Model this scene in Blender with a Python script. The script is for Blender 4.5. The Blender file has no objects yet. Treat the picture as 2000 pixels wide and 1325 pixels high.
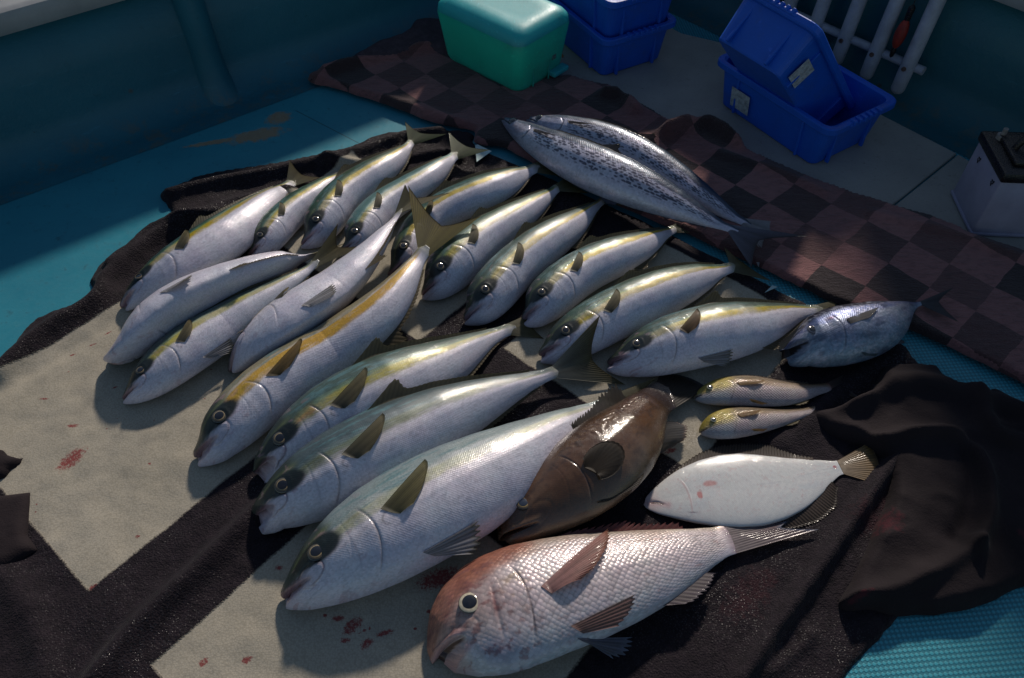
import bpy, math, random
import numpy as np
R=math.radians
# ------------------------------------------------------------------ camera, sky, sun, exposure
H=1.4; FOC=1555.0; PITCH=49.5
scene=bpy.context.scene
cam_d=bpy.data.cameras.new("camera"); cam_d.lens=28.0; cam_d.sensor_width=36.0
cam_d.clip_start=0.02; cam_d.clip_end=200
cam=bpy.data.objects.new("camera",cam_d); scene.collection.objects.link(cam)
cam.location=(0,0,H); cam.rotation_euler=(R(90-PITCH),0,0); scene.camera=cam
SUN_EL=31.0; SUN_AZ=14.0           # azimuth measured from +Y towards +X
world=bpy.data.worlds.new("World"); scene.world=world; world.use_nodes=True
nt=world.node_tree; bg=nt.nodes["Background"]
sky=nt.nodes.new("ShaderNodeTexSky"); sky.sky_type='NISHITA'; sky.sun_disc=False
sky.sun_elevation=R(SUN_EL); sky.sun_rotation=R(SUN_AZ); sky.air_density=1.3; sky.dust_density=0.6; sky.ozone_density=1.6
nt.links.new(sky.outputs[0],bg.inputs[0]); bg.inputs[1].default_value=0.094
sd=bpy.data.lights.new("sun",'SUN'); sd.energy=5.0; sd.angle=R(3.2); sd.color=(1.0,0.89,0.77)
so=bpy.data.objects.new("sun",sd); scene.collection.objects.link(so)
so.rotation_euler=(R(-(90-SUN_EL)),0,R(-SUN_AZ)); so.location=(0.5,3,3)
scene.view_settings.view_transform='Standard'; scene.view_settings.look='None'
scene.view_settings.gamma=1.0; scene.view_settings.exposure=-0.80
scene.cycles.max_bounces=6

# ------------------------------------------------------------------ helpers
pa=R(PITCH)
FW=np.array([0,math.cos(pa),-math.sin(pa)]); UP=np.array([0,math.sin(pa),math.cos(pa)]); RT=np.array([1.,0,0])
CAM=np.array([0,0,H])
def W(u,v,z=0.0):
    d=FW*FOC-UP*(v-662.5)+RT*(u-1000.0)
    return CAM+d*((H-z)/-d[2])
def PX(P):
    P=np.atleast_2d(P)-CAM; w=P@FW
    return np.stack([1000+FOC*(P@RT)/w,662.5-FOC*(P@UP)/w],-1)
def ss(a,b,x):
    t=np.clip((x-a)/(b-a),0,1); return t*t*(3-2*t)
def gs(x,w): return np.exp(-(x/w)**2)
def lerp(a,b,t): return a+(b-a)*t
def cmix(c1,c2,t):
    t=np.asarray(t)[...,None]; return c1*(1-t)+np.asarray(c2)*t
def _hash(i,j,seed):
    h=(i*374761393+j*668265263+seed*2147483647)&0xffffffff
    h=((h^(h>>13))*1274126177)&0xffffffff
    return ((h^(h>>16))&0xffff)/65535.0
def vn(x,y,seed=0):
    x=np.asarray(x,float); y=np.asarray(y,float)
    i=np.floor(x).astype(np.int64); j=np.floor(y).astype(np.int64); fx=x-i; fy=y-j
    fx=fx*fx*(3-2*fx); fy=fy*fy*(3-2*fy)
    a=_hash(i,j,seed);b=_hash(i+1,j,seed);c=_hash(i,j+1,seed);d=_hash(i+1,j+1,seed)
    return (a*(1-fx)+b*fx)*(1-fy)+(c*(1-fx)+d*fx)*fy
def fbm(x,y,seed=0,o=4):
    r=0;a=.5;t=0
    for k in range(o): r=r+a*vn(x*2**k,y*2**k,seed+k*17); t+=a; a*=.55
    return r/t
COL=scene.collection
def tag(o,label=None,cat=None,group=None,kind=None):
    for k,v in (('label',label),('category',cat),('group',group),('kind',kind)):
        if v: o[k]=v
    return o
def empty(name,loc,**kw):
    o=bpy.data.objects.new(name,None); COL.objects.link(o); o.location=tuple(loc); o.empty_display_size=.05
    bpy.context.view_layer.update(); return tag(o,**kw)
def mesh(name,V,Fc,mat,parent=None,col=None,uv=None,smooth=True):
    V=np.asarray(V,float)
    if parent is not None:
        p=parent; off=np.zeros(3)
        while p is not None: off=off+np.array(p.location); p=p.parent
        V=V-off
    me=bpy.data.meshes.new(name)
    if isinstance(Fc,np.ndarray):
        n=len(Fc); me.vertices.add(len(V)); me.vertices.foreach_set('co',V.ravel())
        me.loops.add(n*4); me.loops.foreach_set('vertex_index',Fc.ravel().astype(np.int32))
        me.polygons.add(n); me.polygons.foreach_set('loop_start',np.arange(0,4*n,4,dtype=np.int32))
        try: me.polygons.foreach_set('loop_total',np.full(n,4,dtype=np.int32))
        except Exception: pass
        me.update(calc_edges=True)
    else:
        me.from_pydata([tuple(v) for v in V],[],[tuple(f) for f in Fc]); me.update()
    me.validate()
    if col is not None:
        a=me.color_attributes.new('Col','FLOAT_COLOR','POINT'); c=np.ones((len(V),4)); c[:,:3]=np.clip(col,0,1); a.data.foreach_set('color',c.ravel())
    if uv is not None:
        l=me.uv_layers.new(name='UVMap'); li=np.zeros(len(me.loops),dtype=np.int32); me.loops.foreach_get('vertex_index',li)
        l.data.foreach_set('uv',np.asarray(uv)[li].ravel())
    me.polygons.foreach_set('use_smooth',np.full(len(me.polygons),smooth))
    me.materials.append(mat)
    o=bpy.data.objects.new(name,me); COL.objects.link(o)
    if parent is not None: o.parent=parent
    return o
def gridfaces(n,m,wrap=False):
    i=np.arange(n-1)[:,None]; j=np.arange(m if wrap else m-1)[None,:]; j2=(j+1)%m
    return np.stack([(i*m+j),(i*m+j2),((i+1)*m+j2),((i+1)*m+j)],-1).reshape(-1,4)
class MB:
    """collects several shapes into ONE mesh"""
    def __init__(s): s.V=[]; s.F=[]
    def add(s,V,F):
        o=len(s.V); s.V+= [tuple(v) for v in V]; s.F+=[tuple(int(i)+o for i in f) for f in F]
    def box(s,c,size,rot=None,bev=.0):
        hx,hy,hz=[k/2 for k in size]; M=np.eye(3) if rot is None else rot
        b=min(bev,hx*.9,hy*.9,hz*.9)
        if b<=0:
            V=[(x,y,z) for x in(-hx,hx) for y in(-hy,hy) for z in(-hz,hz)]
            F=[(0,1,3,2),(4,6,7,5),(0,4,5,1),(2,3,7,6),(0,2,6,4),(1,5,7,3)]
        else:
            V=[];rings=[(-hz,b),(-hz+b*.3,b*.3),(-hz+b,0),(hz-b,0),(hz-b*.3,b*.3),(hz,b)]
            for z,ins in rings:
                X=hx-ins;Y=hy-ins;r=b
                for cx,cy,a0 in((X-r,Y-r,0),(-X+r,Y-r,90),(-X+r,-Y+r,180),(X-r,-Y+r,270)):
                    for a in(0,30,60,90): V.append((cx+r*math.cos(R(a0+a)),cy+r*math.sin(R(a0+a)),z))
            n=16;F=[(i*n+j,i*n+(j+1)%n,(i+1)*n+(j+1)%n,(i+1)*n+j) for i in range(5) for j in range(n)]
            F.append(tuple(range(n))[::-1]);F.append(tuple(range(5*n,6*n)))
        V=[tuple(M@np.array(v)+np.array(c)) for v in V]; s.add(V,F)
    def tube(s,pts,r,n=12,caps=True):
        pts=[np.array(p,float) for p in pts]; rs=r if isinstance(r,(list,tuple)) else [r]*len(pts)
        V=[];prev=None
        for i,p in enumerate(pts):
            t=pts[min(i+1,len(pts)-1)]-pts[max(i-1,0)]; t/=np.linalg.norm(t)+1e-9
            a=np.array([0,0,1.]) if abs(t[2])<.9 else np.array([1.,0,0])
            if prev is not None: a=prev
            x=a-t*(a@t); x/=np.linalg.norm(x); prev=x; y=np.cross(t,x)
            for k in range(n): V.append(p+rs[i]*(x*math.cos(2*math.pi*k/n)+y*math.sin(2*math.pi*k/n)))
        m=len(pts);F=[(i*n+j,i*n+(j+1)%n,(i+1)*n+(j+1)%n,(i+1)*n+j) for i in range(m-1) for j in range(n)]
        if caps: F.append(tuple(range(n))[::-1]);F.append(tuple(range((m-1)*n,m*n)))
        s.add(V,F)
    def build(s,name,mat,parent=None,smooth=False):
        o=mesh(name,s.V,s.F,mat,parent,smooth=smooth)
        if smooth:
            try: o.data.set_sharp_from_angle(angle=R(40))
            except Exception: pass
        return o

# ------------------------------------------------------------------ material helper
class M:
    def __init__(s,name):
        s.m=bpy.data.materials.new(name); s.m.use_nodes=True; s.t=s.m.node_tree
        s.b=s.t.nodes["Principled BSDF"]; s.tc=None
    def n(s,typ,**kw):
        nd=s.t.nodes.new(typ)
        for k,v in kw.items(): setattr(nd,k,v)
        return nd
    def link(s,a,b): s.t.links.new(a,b)
    def setin(s,inp,val):
        if hasattr(val,'links') or isinstance(val,bpy.types.NodeSocket): s.link(val,inp)
        elif isinstance(val,(tuple,list)) and len(val)==3 and len(getattr(inp,'default_value',[0]*3))==4: inp.default_value=(*val,1)
        else: inp.default_value=val
    def P(s,**kw):
        for k,v in kw.items(): s.setin(s.b.inputs[k.replace('_',' ')],v)
        return s
    def coord(s,what='Object'):
        if s.tc is None: s.tc=s.n('ShaderNodeTexCoord')
        return s.tc.outputs[what]
    def math(s,op,a,b=0.0,c=None,clamp=False):
        nd=s.n('ShaderNodeMath',operation=op); nd.use_clamp=clamp
        s.setin(nd.inputs[0],a); s.setin(nd.inputs[1],b)
        if c is not None: s.setin(nd.inputs[2],c)
        return nd.outputs[0]
    def mapr(s,x,a,b,c=0.0,d=1.0,smooth=False):
        nd=s.n('ShaderNodeMapRange'); nd.interpolation_type='SMOOTHSTEP' if smooth else 'LINEAR'
        for i,v in enumerate((x,a,b,c,d)): s.setin(nd.inputs[i],v)
        return nd.outputs[0]
    def mix(s,f,a,b,mode='MIX'):
        nd=s.n('ShaderNodeMix',data_type='RGBA',blend_type=mode)
        s.setin(nd.inputs[0],f); s.setin(nd.inputs[6],a); s.setin(nd.inputs[7],b); return nd.outputs[2]
    def noise(s,scale,detail=4,rough=.55,vec=None,out='Fac',dist=0):
        nd=s.n('ShaderNodeTexNoise'); s.setin(nd.inputs['Vector'],vec if vec is not None else s.coord())
        nd.inputs['Scale'].default_value=scale; nd.inputs['Detail'].default_value=detail; nd.inputs['Roughness'].default_value=rough; nd.inputs['Distortion'].default_value=dist
        return nd.outputs[out]
    def vor(s,scale,vec=None,feature='F1',rand=1.0,out='Distance'):
        nd=s.n('ShaderNodeTexVoronoi',feature=feature); s.setin(nd.inputs['Vector'],vec if vec is not None else s.coord())
        nd.inputs['Scale'].default_value=scale; nd.inputs['Randomness'].default_value=rand; return nd.outputs[out]
    def mapping(s,vec,loc=(0,0,0),rot=(0,0,0),scale=(1,1,1)):
        nd=s.n('ShaderNodeMapping'); s.link(vec,nd.inputs[0]); nd.inputs[1].default_value=loc; nd.inputs[2].default_value=rot; nd.inputs[3].default_value=scale
        return nd.outputs[0]
    def sep(s,v):
        nd=s.n('ShaderNodeSeparateXYZ'); s.link(v,nd.inputs[0]); return nd.outputs
    def vadd(s,a,b,k=1.0):
        nd=s.n('ShaderNodeVectorMath',operation='MULTIPLY_ADD'); s.setin(nd.inputs[0],b); nd.inputs[1].default_value=(k,k,k); s.setin(nd.inputs[2],a); return nd.outputs[0]
    def bump(s,h,strength=.3,dist=.01,normal=None):
        nd=s.n('ShaderNodeBump'); s.setin(nd.inputs['Height'],h); nd.inputs['Strength'].default_value=strength; nd.inputs['Distance'].default_value=dist
        if normal is not None: s.link(normal,nd.inputs['Normal'])
        s.link(nd.outputs[0],s.b.inputs['Normal']); return nd.outputs[0]
    def hsv(s,c,v):
        nd=s.n('ShaderNodeHueSaturation'); s.setin(nd.inputs['Color'],c); s.setin(nd.inputs['Value'],v); return nd.outputs[0]
def spots(m,x,y,lst,wob):
    """union of soft elliptical stains: (cx,cy,rx,ry,angle)"""
    tot=None
    for cx,cy,rx,ry,a in lst:
        ca,sa=math.cos(a),math.sin(a)
        dx=m.math('SUBTRACT',x,cx); dy=m.math('SUBTRACT',y,cy)
        u=m.math('MULTIPLY_ADD',dx,ca/rx,m.math('MULTIPLY',dy,sa/rx)); v=m.math('MULTIPLY_ADD',dx,-sa/ry,m.math('MULTIPLY',dy,ca/ry))
        d=m.math('ADD',m.math('MULTIPLY',u,u),m.math('MULTIPLY',v,v))
        k=m.mapr(m.math('ADD',d,wob),.35,1.0,1.0,0.0)
        tot=k if tot is None else m.math('MAXIMUM',tot,k)
    return tot

# turquoise painted deck
def mat_deck():
    m=M('turquoise_paint_deck'); x,y,z=m.sep(m.coord())
    n1=m.noise(3,5); n2=m.noise(38,5,.7); n3=m.noise(220,2)
    c=m.mix(m.mapr(n1,.3,.7),(.025,.215,.30),(.040,.29,.375)); c=m.mix(m.mapr(n2,.58,.8),c,(.015,.09,.12))
    v=m.noise(9,6,.75); c=m.mix(m.mapr(v,.62,.75,0,.5),c,(.09,.30,.34))
    c=m.mix(m.mapr(x,.45,.55),c,(.055,.36,.46))
    # lattice of raised non-slip diamonds
    q=m.mapping(m.coord(),rot=(0,0,R(40)),scale=(1,1,1)); a,b,_=m.sep(q)
    s1=m.math('SINE',m.math('MULTIPLY',a,2*math.pi/.0125)); s2=m.math('SINE',m.math('MULTIPLY',b,2*math.pi/.0125))
    lat=m.mapr(m.math('MULTIPLY',s1,s2),-.15,.35)
    right=m.mapr(x,.45,.55); patch=m.mapr(m.noise(2.3,3,.6),.60,.68); 
    leftp=m.math('MULTIPLY',m.math('MULTIPLY',patch,m.mapr(n2,.35,.6)),.6)
    mask=m.math('MAXIMUM',right,leftp)
    gap_dark=m.math('MULTIPLY',m.math('SUBTRACT',1.0,lat),m.math('MULTIPLY',mask,.5))  # colour goes darker in the gaps between the raised diamonds
    c=m.mix(gap_dark,c,(.010,.055,.075))
    sc2=m.noise(6,6,.85,vec=m.mapping(m.coord(),rot=(0,0,R(35)),scale=(.3,4,1))); c=m.mix(m.mapr(sc2,.60,.72,0,.45),c,(.10,.36,.42)); c=m.mix(m.mapr(m.vor(9),.01,.035,.8,0),c,(.03,.05,.05))
    w=m.mapr(m.noise(30,5,.8),.3,.8,-.7,.9)
    g=[W(500,265),W(545,232),W(480,272),W(420,278)]
    ch=spots(m,x,y,[(g[0][0],g[0][1],.095,.035,.35),(g[1][0],g[1][1],.045,.035,.8),(g[3][0],g[3][1],.09,.012,.3)],w)
    c=m.mix(m.math('MULTIPLY',ch,.8),c,m.mix(m.noise(60,3),(.34,.17,.06),(.36,.30,.18)))
    # panel seam
    p0=W(575,215);p1=W(720,290); dx,dy=(p1-p0)[:2]; L=math.hypot(dx,dy)
    dd=m.math('ABSOLUTE',m.math('ADD',m.math('MULTIPLY',m.math('SUBTRACT',x,float(p0[0])),dy/L),m.math('MULTIPLY',m.math('SUBTRACT',y,float(p0[1])),-dx/L)))
    al=m.math('ADD',m.math('MULTIPLY',m.math('SUBTRACT',x,float(p0[0])),dx/L),m.math('MULTIPLY',m.math('SUBTRACT',y,float(p0[1])),dy/L))
    seam=m.math('MULTIPLY',m.mapr(dd,.0008,.0022,1,0),m.math('MULTIPLY',m.mapr(al,0,.01),m.mapr(al,L+.3,L+.31,1,0)))
    c=m.mix(m.math('MULTIPLY',seam,.8),c,(.008,.05,.07))
    m.P(Base_Color=c,Roughness=m.mapr(n2,.3,.7,.35,.6),Specular_IOR_Level=.4)
    h=m.math('ADD',m.math('MULTIPLY',lat,mask),m.math('MULTIPLY',n2,.5)); h=m.math('SUBTRACT',h,m.math('MULTIPLY',ch,.6))
    m.bump(h,.6,.0022); return m.m
def mat_wall(name,c1,c2):
    m=M(name); n1=m.noise(2.5,5); n2=m.noise(45,5,.75); n3=m.noise(12,6,.8)
    c=m.mix(m.mapr(n1,.3,.7),c1,c2); c=m.mix(m.mapr(n3,.62,.78,0,.55),c,tuple(k*.35 for k in c1)); c=m.mix(m.mapr(n2,.66,.74,0,.8),c,(.01,.03,.04))
    x,y,z=m.sep(m.coord())
    sc=m.noise(14,6,.8,vec=m.mapping(m.coord(),scale=(1,1,.5)))
    sc2=m.noise(7,6,.85,vec=m.mapping(m.coord(),rot=(0,R(8),R(37)),scale=(.25,1,5))); c=m.mix(m.mapr(sc2,.60,.70,0,.35),c,tuple(k*2.2+.02 for k in c1)); c=m.mix(m.mapr(m.vor(6,out='Distance'),.02,.06,.7,0),c,(.10,.06,.035))
    low=m.math('MULTIPLY',m.mapr(z,.0,.05,1,0),m.mapr(sc,.5,.62)); c=m.mix(m.math('MULTIPLY',low,.55),c,(.14,.12,.08))
    m.P(Base_Color=c,Roughness=.5); m.bump(m.math('ADD',n2,m.math('MULTIPLY',n3,2.0)),.35,.004); return m.m
E1=np.array([.65,.76]);E1/=np.linalg.norm(E1);E2=np.array([E1[1],-E1[0]])
def mat_rug():
    m=M('dark_plush_rug'); x,y,z=m.sep(m.coord())
    nz=m.noise(260,2,.6); nw=m.noise(60,3,.6)
    wob=m.math('MULTIPLY',m.math('SUBTRACT',nz,.5),.008); wob=m.math('ADD',wob,m.math('MULTIPLY',m.math('SUBTRACT',m.noise(14,2),.5),.006))
    a=m.math('ADD',m.math('MULTIPLY_ADD',x,float(E1[0]),m.math('MULTIPLY',y,float(E1[1]))),wob)
    b=m.math('ADD',m.math('MULTIPLY_ADD',x,float(E2[0]),m.math('MULTIPLY',y,float(E2[1]))),wob)
    def rect(a0,a1,b0,b1):
        e=.0025
        r=m.math('MULTIPLY',m.mapr(a,a0-e,a0+e),m.mapr(a,a1-e,a1+e,1,0)); r=m.math('MULTIPLY',r,m.mapr(b,b0-e,b0+e)); return m.math('MULTIPLY',r,m.mapr(b,b1-e,b1+e,1,0))
    T=None
    for r in RECTS:
        k=rect(*r); T=k if T is None else m.math('MAXIMUM',T,k)
    fine=m.noise(420,2,.7); loop=m.vor(260,rand=.8); patch=m.noise(5,4,.6)
    be=m.mix(m.mapr(patch,.3,.7),(.385,.35,.28),(.45,.41,.335)); be=m.mix(m.mapr(loop,.35,.75,0,.30),be,(.17,.15,.11)); be=m.mix(m.mapr(fine,.62,.78,0,.25),be,(.16,.13,.095))
    be=m.mix(m.mapr(m.noise(7,5,.7),.55,.72,0,.35),be,(.20,.185,.16))
    dk=m.mix(m.mapr(nw,.3,.7),(.0095,.0070,.0100),(.022,.0155,.021)); dk=m.mix(m.mapr(fine,.5,.75,0,.7),dk,(.026,.019,.027))
    # drops of blood
    B=[(140,897,.036,.019,1.0),(85,778,.012,.003,.0),(225,757,.008,.003,.5),(143,832,.014,.005,.1),(397,1293,.009,.007,.7),(481,1287,.010,.007,.4),(183,1148,.010,.007,.5),
       (268,1047,.005,.004,0),(660,1208,.012,.007,.3),(688,1222,.022,.014,.8),(675,1250,.010,.006,0),(716,1258,.014,.009,.6),(752,1237,.018,.006,.3),(840,1195,.007,.005,0),(860,1130,.05,.022,.3),(1310,880,.014,.007,.4),
       (450,872,.005,.003,0),(545,1110,.009,.006,0),(292,905,.004,.003,0),(1090,765,.01,.006,0),(180,672,.010,.003,.5),(210,650,.012,.003,.7),(140,690,.008,.003,.2)]
    rb_=random.Random(5)
    B+=[(rb_.gauss(700,55),rb_.gauss(1235,28),rb_.uniform(.002,.005),rb_.uniform(.0015,.004),rb_.uniform(0,3)) for _ in range(7)]+[(rb_.uniform(60,560),rb_.uniform(700,1080),.0025,.0018,rb_.uniform(0,3)) for _ in range(10)]
    lst=[]
    for u,v,rx,ry,an in B:
        p=W(u,v,.01); lst.append((float(p[0]),float(p[1]),rx,ry,an))
    st=spots(m,x,y,lst,m.mapr(m.noise(170,5,.85),.3,.7,-.8,1.1))
    be=m.mix(m.math('MULTIPLY',st,.85),be,(.22,.014,.022))
    D=[(1465,890+270,.10,.05,.8),(1700,1010,.08,.05,.5)]
    lst=[]
    for u,v,rx,ry,an in D:
        p=W(u,v,.01); lst.append((float(p[0]),float(p[1]),rx,ry,an))
    st2=spots(m,x,y,lst,m.mapr(m.noise(50,5,.8),.3,.7,-.3,1.2)); dk=m.mix(m.math('MULTIPLY',st2,.35),dk,(.06,.012,.018))
    c=m.mix(T,dk,be)
    wet=m.mapr(m.noise(4,3,.6),.42,.6)
    sp=m.math('MULTIPLY',m.mapr(m.vor(240),.20,.40,1,0),wet)
    m.P(Base_Color=c,Roughness=m.mix(T,m.mapr(sp,0,1,.8,.16),m.mapr(sp,0,1,.95,.35)),Sheen_Weight=m.mapr(T,0,1,.06,.02),Sheen_Roughness=.4,Specular_IOR_Level=m.mapr(sp,0,1,.16,.6))
    h=m.math('MULTIPLY_ADD',loop,.8,m.math('MULTIPLY',fine,.8)); h=m.math('ADD',h,m.math('MULTIPLY',m.vor(120),.5)); h=m.math('MULTIPLY',h,m.mapr(T,0,1,1,.24)); h=m.math('ADD',h,m.math('MULTIPLY',T,-1.0))
    m.bump(h,.7,.0024); return m.m
def mat_cloth():
    m=M('dark_jersey_cloth'); n=m.noise(6,4); f=m.noise(300,2,.7); w=m.noise(25,5,.7)
    c=m.mix(m.mapr(n,.3,.7),(.012,.008,.010),(.024,.017,.020)); c=m.mix(m.mapr(f,.55,.75,0,.5),c,(.024,.016,.018))
    x,y,z=m.sep(m.coord()); lst=[]
    for u,v,rx,ry,an in [(1720,1030,.05,.035,.5),(1670,1178,.03,.008,.3),(1990,1060,.02,.02,0)]:
        p=W(u,v,.01); lst.append((float(p[0]),float(p[1]),rx,ry,an))
    st=spots(m,x,y,lst,m.mapr(m.noise(60,5,.8),.3,.7,-.3,1.2)); c=m.mix(m.math('MULTIPLY',st,.6),c,(.09,.016,.024))
    m.P(Base_Color=c,Roughness=.85,Specular_IOR_Level=.2,Sheen_Weight=.04,Sheen_Roughness=.4)
    m.bump(m.math('ADD',m.math('MULTIPLY',f,.4),m.math('MULTIPLY',w,1.5)),.5,.004); return m.m
def mat_checker(ang,size):
    m=M('checked_pile'); nd=m.noise(5,3,out='Color'); f=m.noise(330,2,.7); st=m.noise(90,3,.7,vec=m.mapping(m.coord(),rot=(0,0,ang),scale=(.35,1,1)))
    v=m.vadd(m.coord(),nd,.035); v=m.vadd(v,m.noise(160,2,out='Color'),.004)
    q=m.mapping(v,rot=(0,0,-ang),scale=(1/size,1/size,1)); a,b,_=m.sep(q)
    fa=m.math('FLOOR',a); fb=m.math('FLOOR',b)
    par=m.math('FRACT',m.math('MULTIPLY',m.math('ADD',fa,fb),.5)); par=m.math('MULTIPLY',par,2.0)
    cv=m.n('ShaderNodeCombineXYZ'); m.link(fa,cv.inputs[0]); m.link(fb,cv.inputs[1])
    wn=m.n('ShaderNodeTexWhiteNoise',noise_dimensions='3D'); m.link(cv.outputs[0],wn.inputs['Vector']); w=wn.outputs['Value']
    lt=m.mix(w,(.20,.082,.085),(.30,.130,.125)); dk=m.mix(m.mapr(w,.25,.75),(.026,.013,.015),(.115,.047,.048))
    c=m.mix(par,lt,dk)
    c=m.mix(m.mapr(st,.45,.75,0,.5),c,(.02,.01,.011)); c=m.mix(m.mapr(f,.55,.8,0,.5),c,(.15,.09,.09))
    m.P(Base_Color=c,Roughness=.95,Sheen_Weight=.2); m.bump(m.math('ADD',f,m.math('MULTIPLY',st,1.3)),.9,.004); return m.m
def mat_plain(name,c,rough=.5,noise=.15,scale=20,bump=.1,**kw):
    m=M(name); n=m.noise(scale,5,.65); c2=tuple(k*(1-noise*2.2) for k in c); c1=tuple(min(1,k*(1+noise)) for k in c)
    m.P(Base_Color=m.mix(m.mapr(n,.3,.7),c2,c1),Roughness=m.mapr(m.noise(scale*2.3,4),.3,.7,max(0,rough-.08),rough+.1),**kw)
    m.bump(m.noise(scale*6,4),bump,.003); return m.m
def mat_panel():
    m=M('grey_nonslip_panel'); n=m.noise(4,5,.6); f=m.noise(160,3,.7); d=m.noise(26,5,.8)
    c=m.mix(m.mapr(n,.3,.7),(.27,.27,.25),(.38,.37,.34)); c=m.mix(m.mapr(d,.6,.75,0,.5),c,(.07,.07,.06)); c=m.mix(m.mapr(f,.62,.75,0,.6),c,(.06,.06,.055))
    m.P(Base_Color=c,Roughness=.7); m.bump(m.math('ADD',f,d),.4,.002); return m.m
def mat_fish(name,scale,aspect,bumpk,rough=.3,metal=.25,var=.12,coat=.35,line=0.0,rnd=.22,head=False):
    m=M(name); at=m.n('ShaderNodeVertexColor',layer_name='Col'); uv=m.coord('UV')
    q=m.mapping(uv,rot=(0,0,0),scale=(scale,scale*aspect,1)); q=m.mapping(q,rot=(0,0,R(45)))
    d=m.vor(1.0,vec=q,rand=rnd); idc=m.vor(1.0,vec=q,rand=rnd,out='Color')
    n=m.noise(7,5,.65,vec=uv); n2=m.noise(45,4,.7,vec=uv)
    c=m.mix(m.mapr(n,.35,.7,0,min(1,var*5)),at.outputs['Color'],(1.0,.86,.95),'MULTIPLY')
    c=m.mix(m.mapr(n2,.5,.75,0,min(1,var*5)),c,(.82,.96,1.0),'MULTIPLY')
    g=m.n('ShaderNodeRGBToBW'); m.link(idc,g.inputs[0])
    c=m.hsv(c,m.mapr(g.outputs[0],.2,.8,1-var,1+var*.6))
    hm=1.0
    if head:
        ux,uy,_=m.sep(uv); hm=m.math('MULTIPLY',m.mapr(m.math('ADD',ux,m.math('MULTIPLY',n,.10)),.30,.38,.45,1.0),m.mapr(ux,.93,.96,m.mapr(m.math('ADD',m.sep(uv)[1],m.math('MULTIPLY',n,.12)),.34,.48,1.0,.25),0.0))
    if line>0: c=m.mix(m.math('MULTIPLY',m.mapr(d,.42,.70,0,line),hm),c,m.mix(.82,c,(.05,.05,.055)))
    m.P(Base_Color=c,Roughness=m.mapr(n2,.3,.7,rough-.07,rough+.12),Metallic=metal,Specular_IOR_Level=.45,Coat_Weight=coat*.8,Coat_Roughness=.06)
    cb=m.n('ShaderNodeBump');m.setin(cb.inputs['Height'],m.noise(85,4,.65,vec=uv));cb.inputs['Strength'].default_value=.6;cb.inputs['Distance'].default_value=.0012;m.link(cb.outputs[0],m.b.inputs['Coat Normal'])
    h=m.math('MULTIPLY_ADD',m.math('MULTIPLY',m.mapr(d,.1,.65,1,0),hm),bumpk,m.math('MULTIPLY',n2,.35)); m.bump(h,.5,.0016); return m.m
def mat_vc(name,rough=.3,alpha=None,coat=.5,trans=0.0):
    m=M(name); at=m.n('ShaderNodeVertexColor',layer_name='Col'); n=m.noise(120,3,.7)
    m.P(Base_Color=m.mix(m.mapr(n,.4,.8,0,.3),at.outputs['Color'],(.04,.035,.03)),Roughness=rough,Coat_Weight=coat,Coat_Roughness=.08,Specular_IOR_Level=.6)
    if alpha is not None:
        tr=m.n('ShaderNodeBsdfTranslucent'); m.link(m.mix(.5,at.outputs['Color'],(.30,.27,.15)),tr.inputs[0]); mx=m.n('ShaderNodeMixShader'); mx.inputs[0].default_value=alpha
        out=m.t.nodes['Material Output']; m.link(m.b.outputs[0],mx.inputs[1]); m.link(tr.outputs[0],mx.inputs[2])
        tp=m.n('ShaderNodeBsdfTransparent'); m2=m.n('ShaderNodeMixShader'); m2.inputs[0].default_value=.20; m.link(mx.outputs[0],m2.inputs[1]); m.link(tp.outputs[0],m2.inputs[2]); m.link(m2.outputs[0],out.inputs[0])
    return m.m

# ------------------------------------------------------------------ sheets (rugs, cloths): outline polygon + height field
def inpoly(P,x,y):
    r=np.zeros(x.shape,bool); n=len(P)
    for i in range(n):
        x1,y1=P[i];x2,y2=P[(i+1)%n]
        if y1==y2: continue
        c=((y1>y)!=(y2>y))&(x<(x2-x1)*(y-y1)/(y2-y1)+x1); r^=c
    return r
def segd(x,y,A,B):
    dx,dy=B[0]-A[0],B[1]-A[1]; t=np.clip(((x-A[0])*dx+(y-A[1])*dy)/(dx*dx+dy*dy+1e-12),0,1)
    cx,cy=A[0]+t*dx,A[1]+t*dy; return np.hypot(x-cx,y-cy),cx,cy
def polyd(x,y,P,closed=False):
    best=np.full(x.shape,1e9);bx=np.zeros_like(x);by=np.zeros_like(x)
    for i in range(len(P)-(0 if closed else 1)):
        d,cx,cy=segd(x,y,P[i],P[(i+1)%len(P)]); k=d<best; best=np.where(k,d,best);bx=np.where(k,cx,bx);by=np.where(k,cy,by)
    return best,bx,by
def spline(P,closed=False,n=6):
    P=[np.array(p,float) for p in P]; out=[];N=len(P)
    for i in range(N if closed else N-1):
        g=(lambda k:P[k%N]) if closed else (lambda k:P[min(max(k,0),N-1)])
        a,b,c,d=g(i-1),g(i),g(i+1),g(i+2)
        for t in np.arange(n)/n: out.append(.5*((2*b)+(c-a)*t+(2*a-5*b+4*c-d)*t*t+(3*b-a-3*c+d)*t**3))
    if not closed: out.append(P[-1])
    return out
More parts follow.
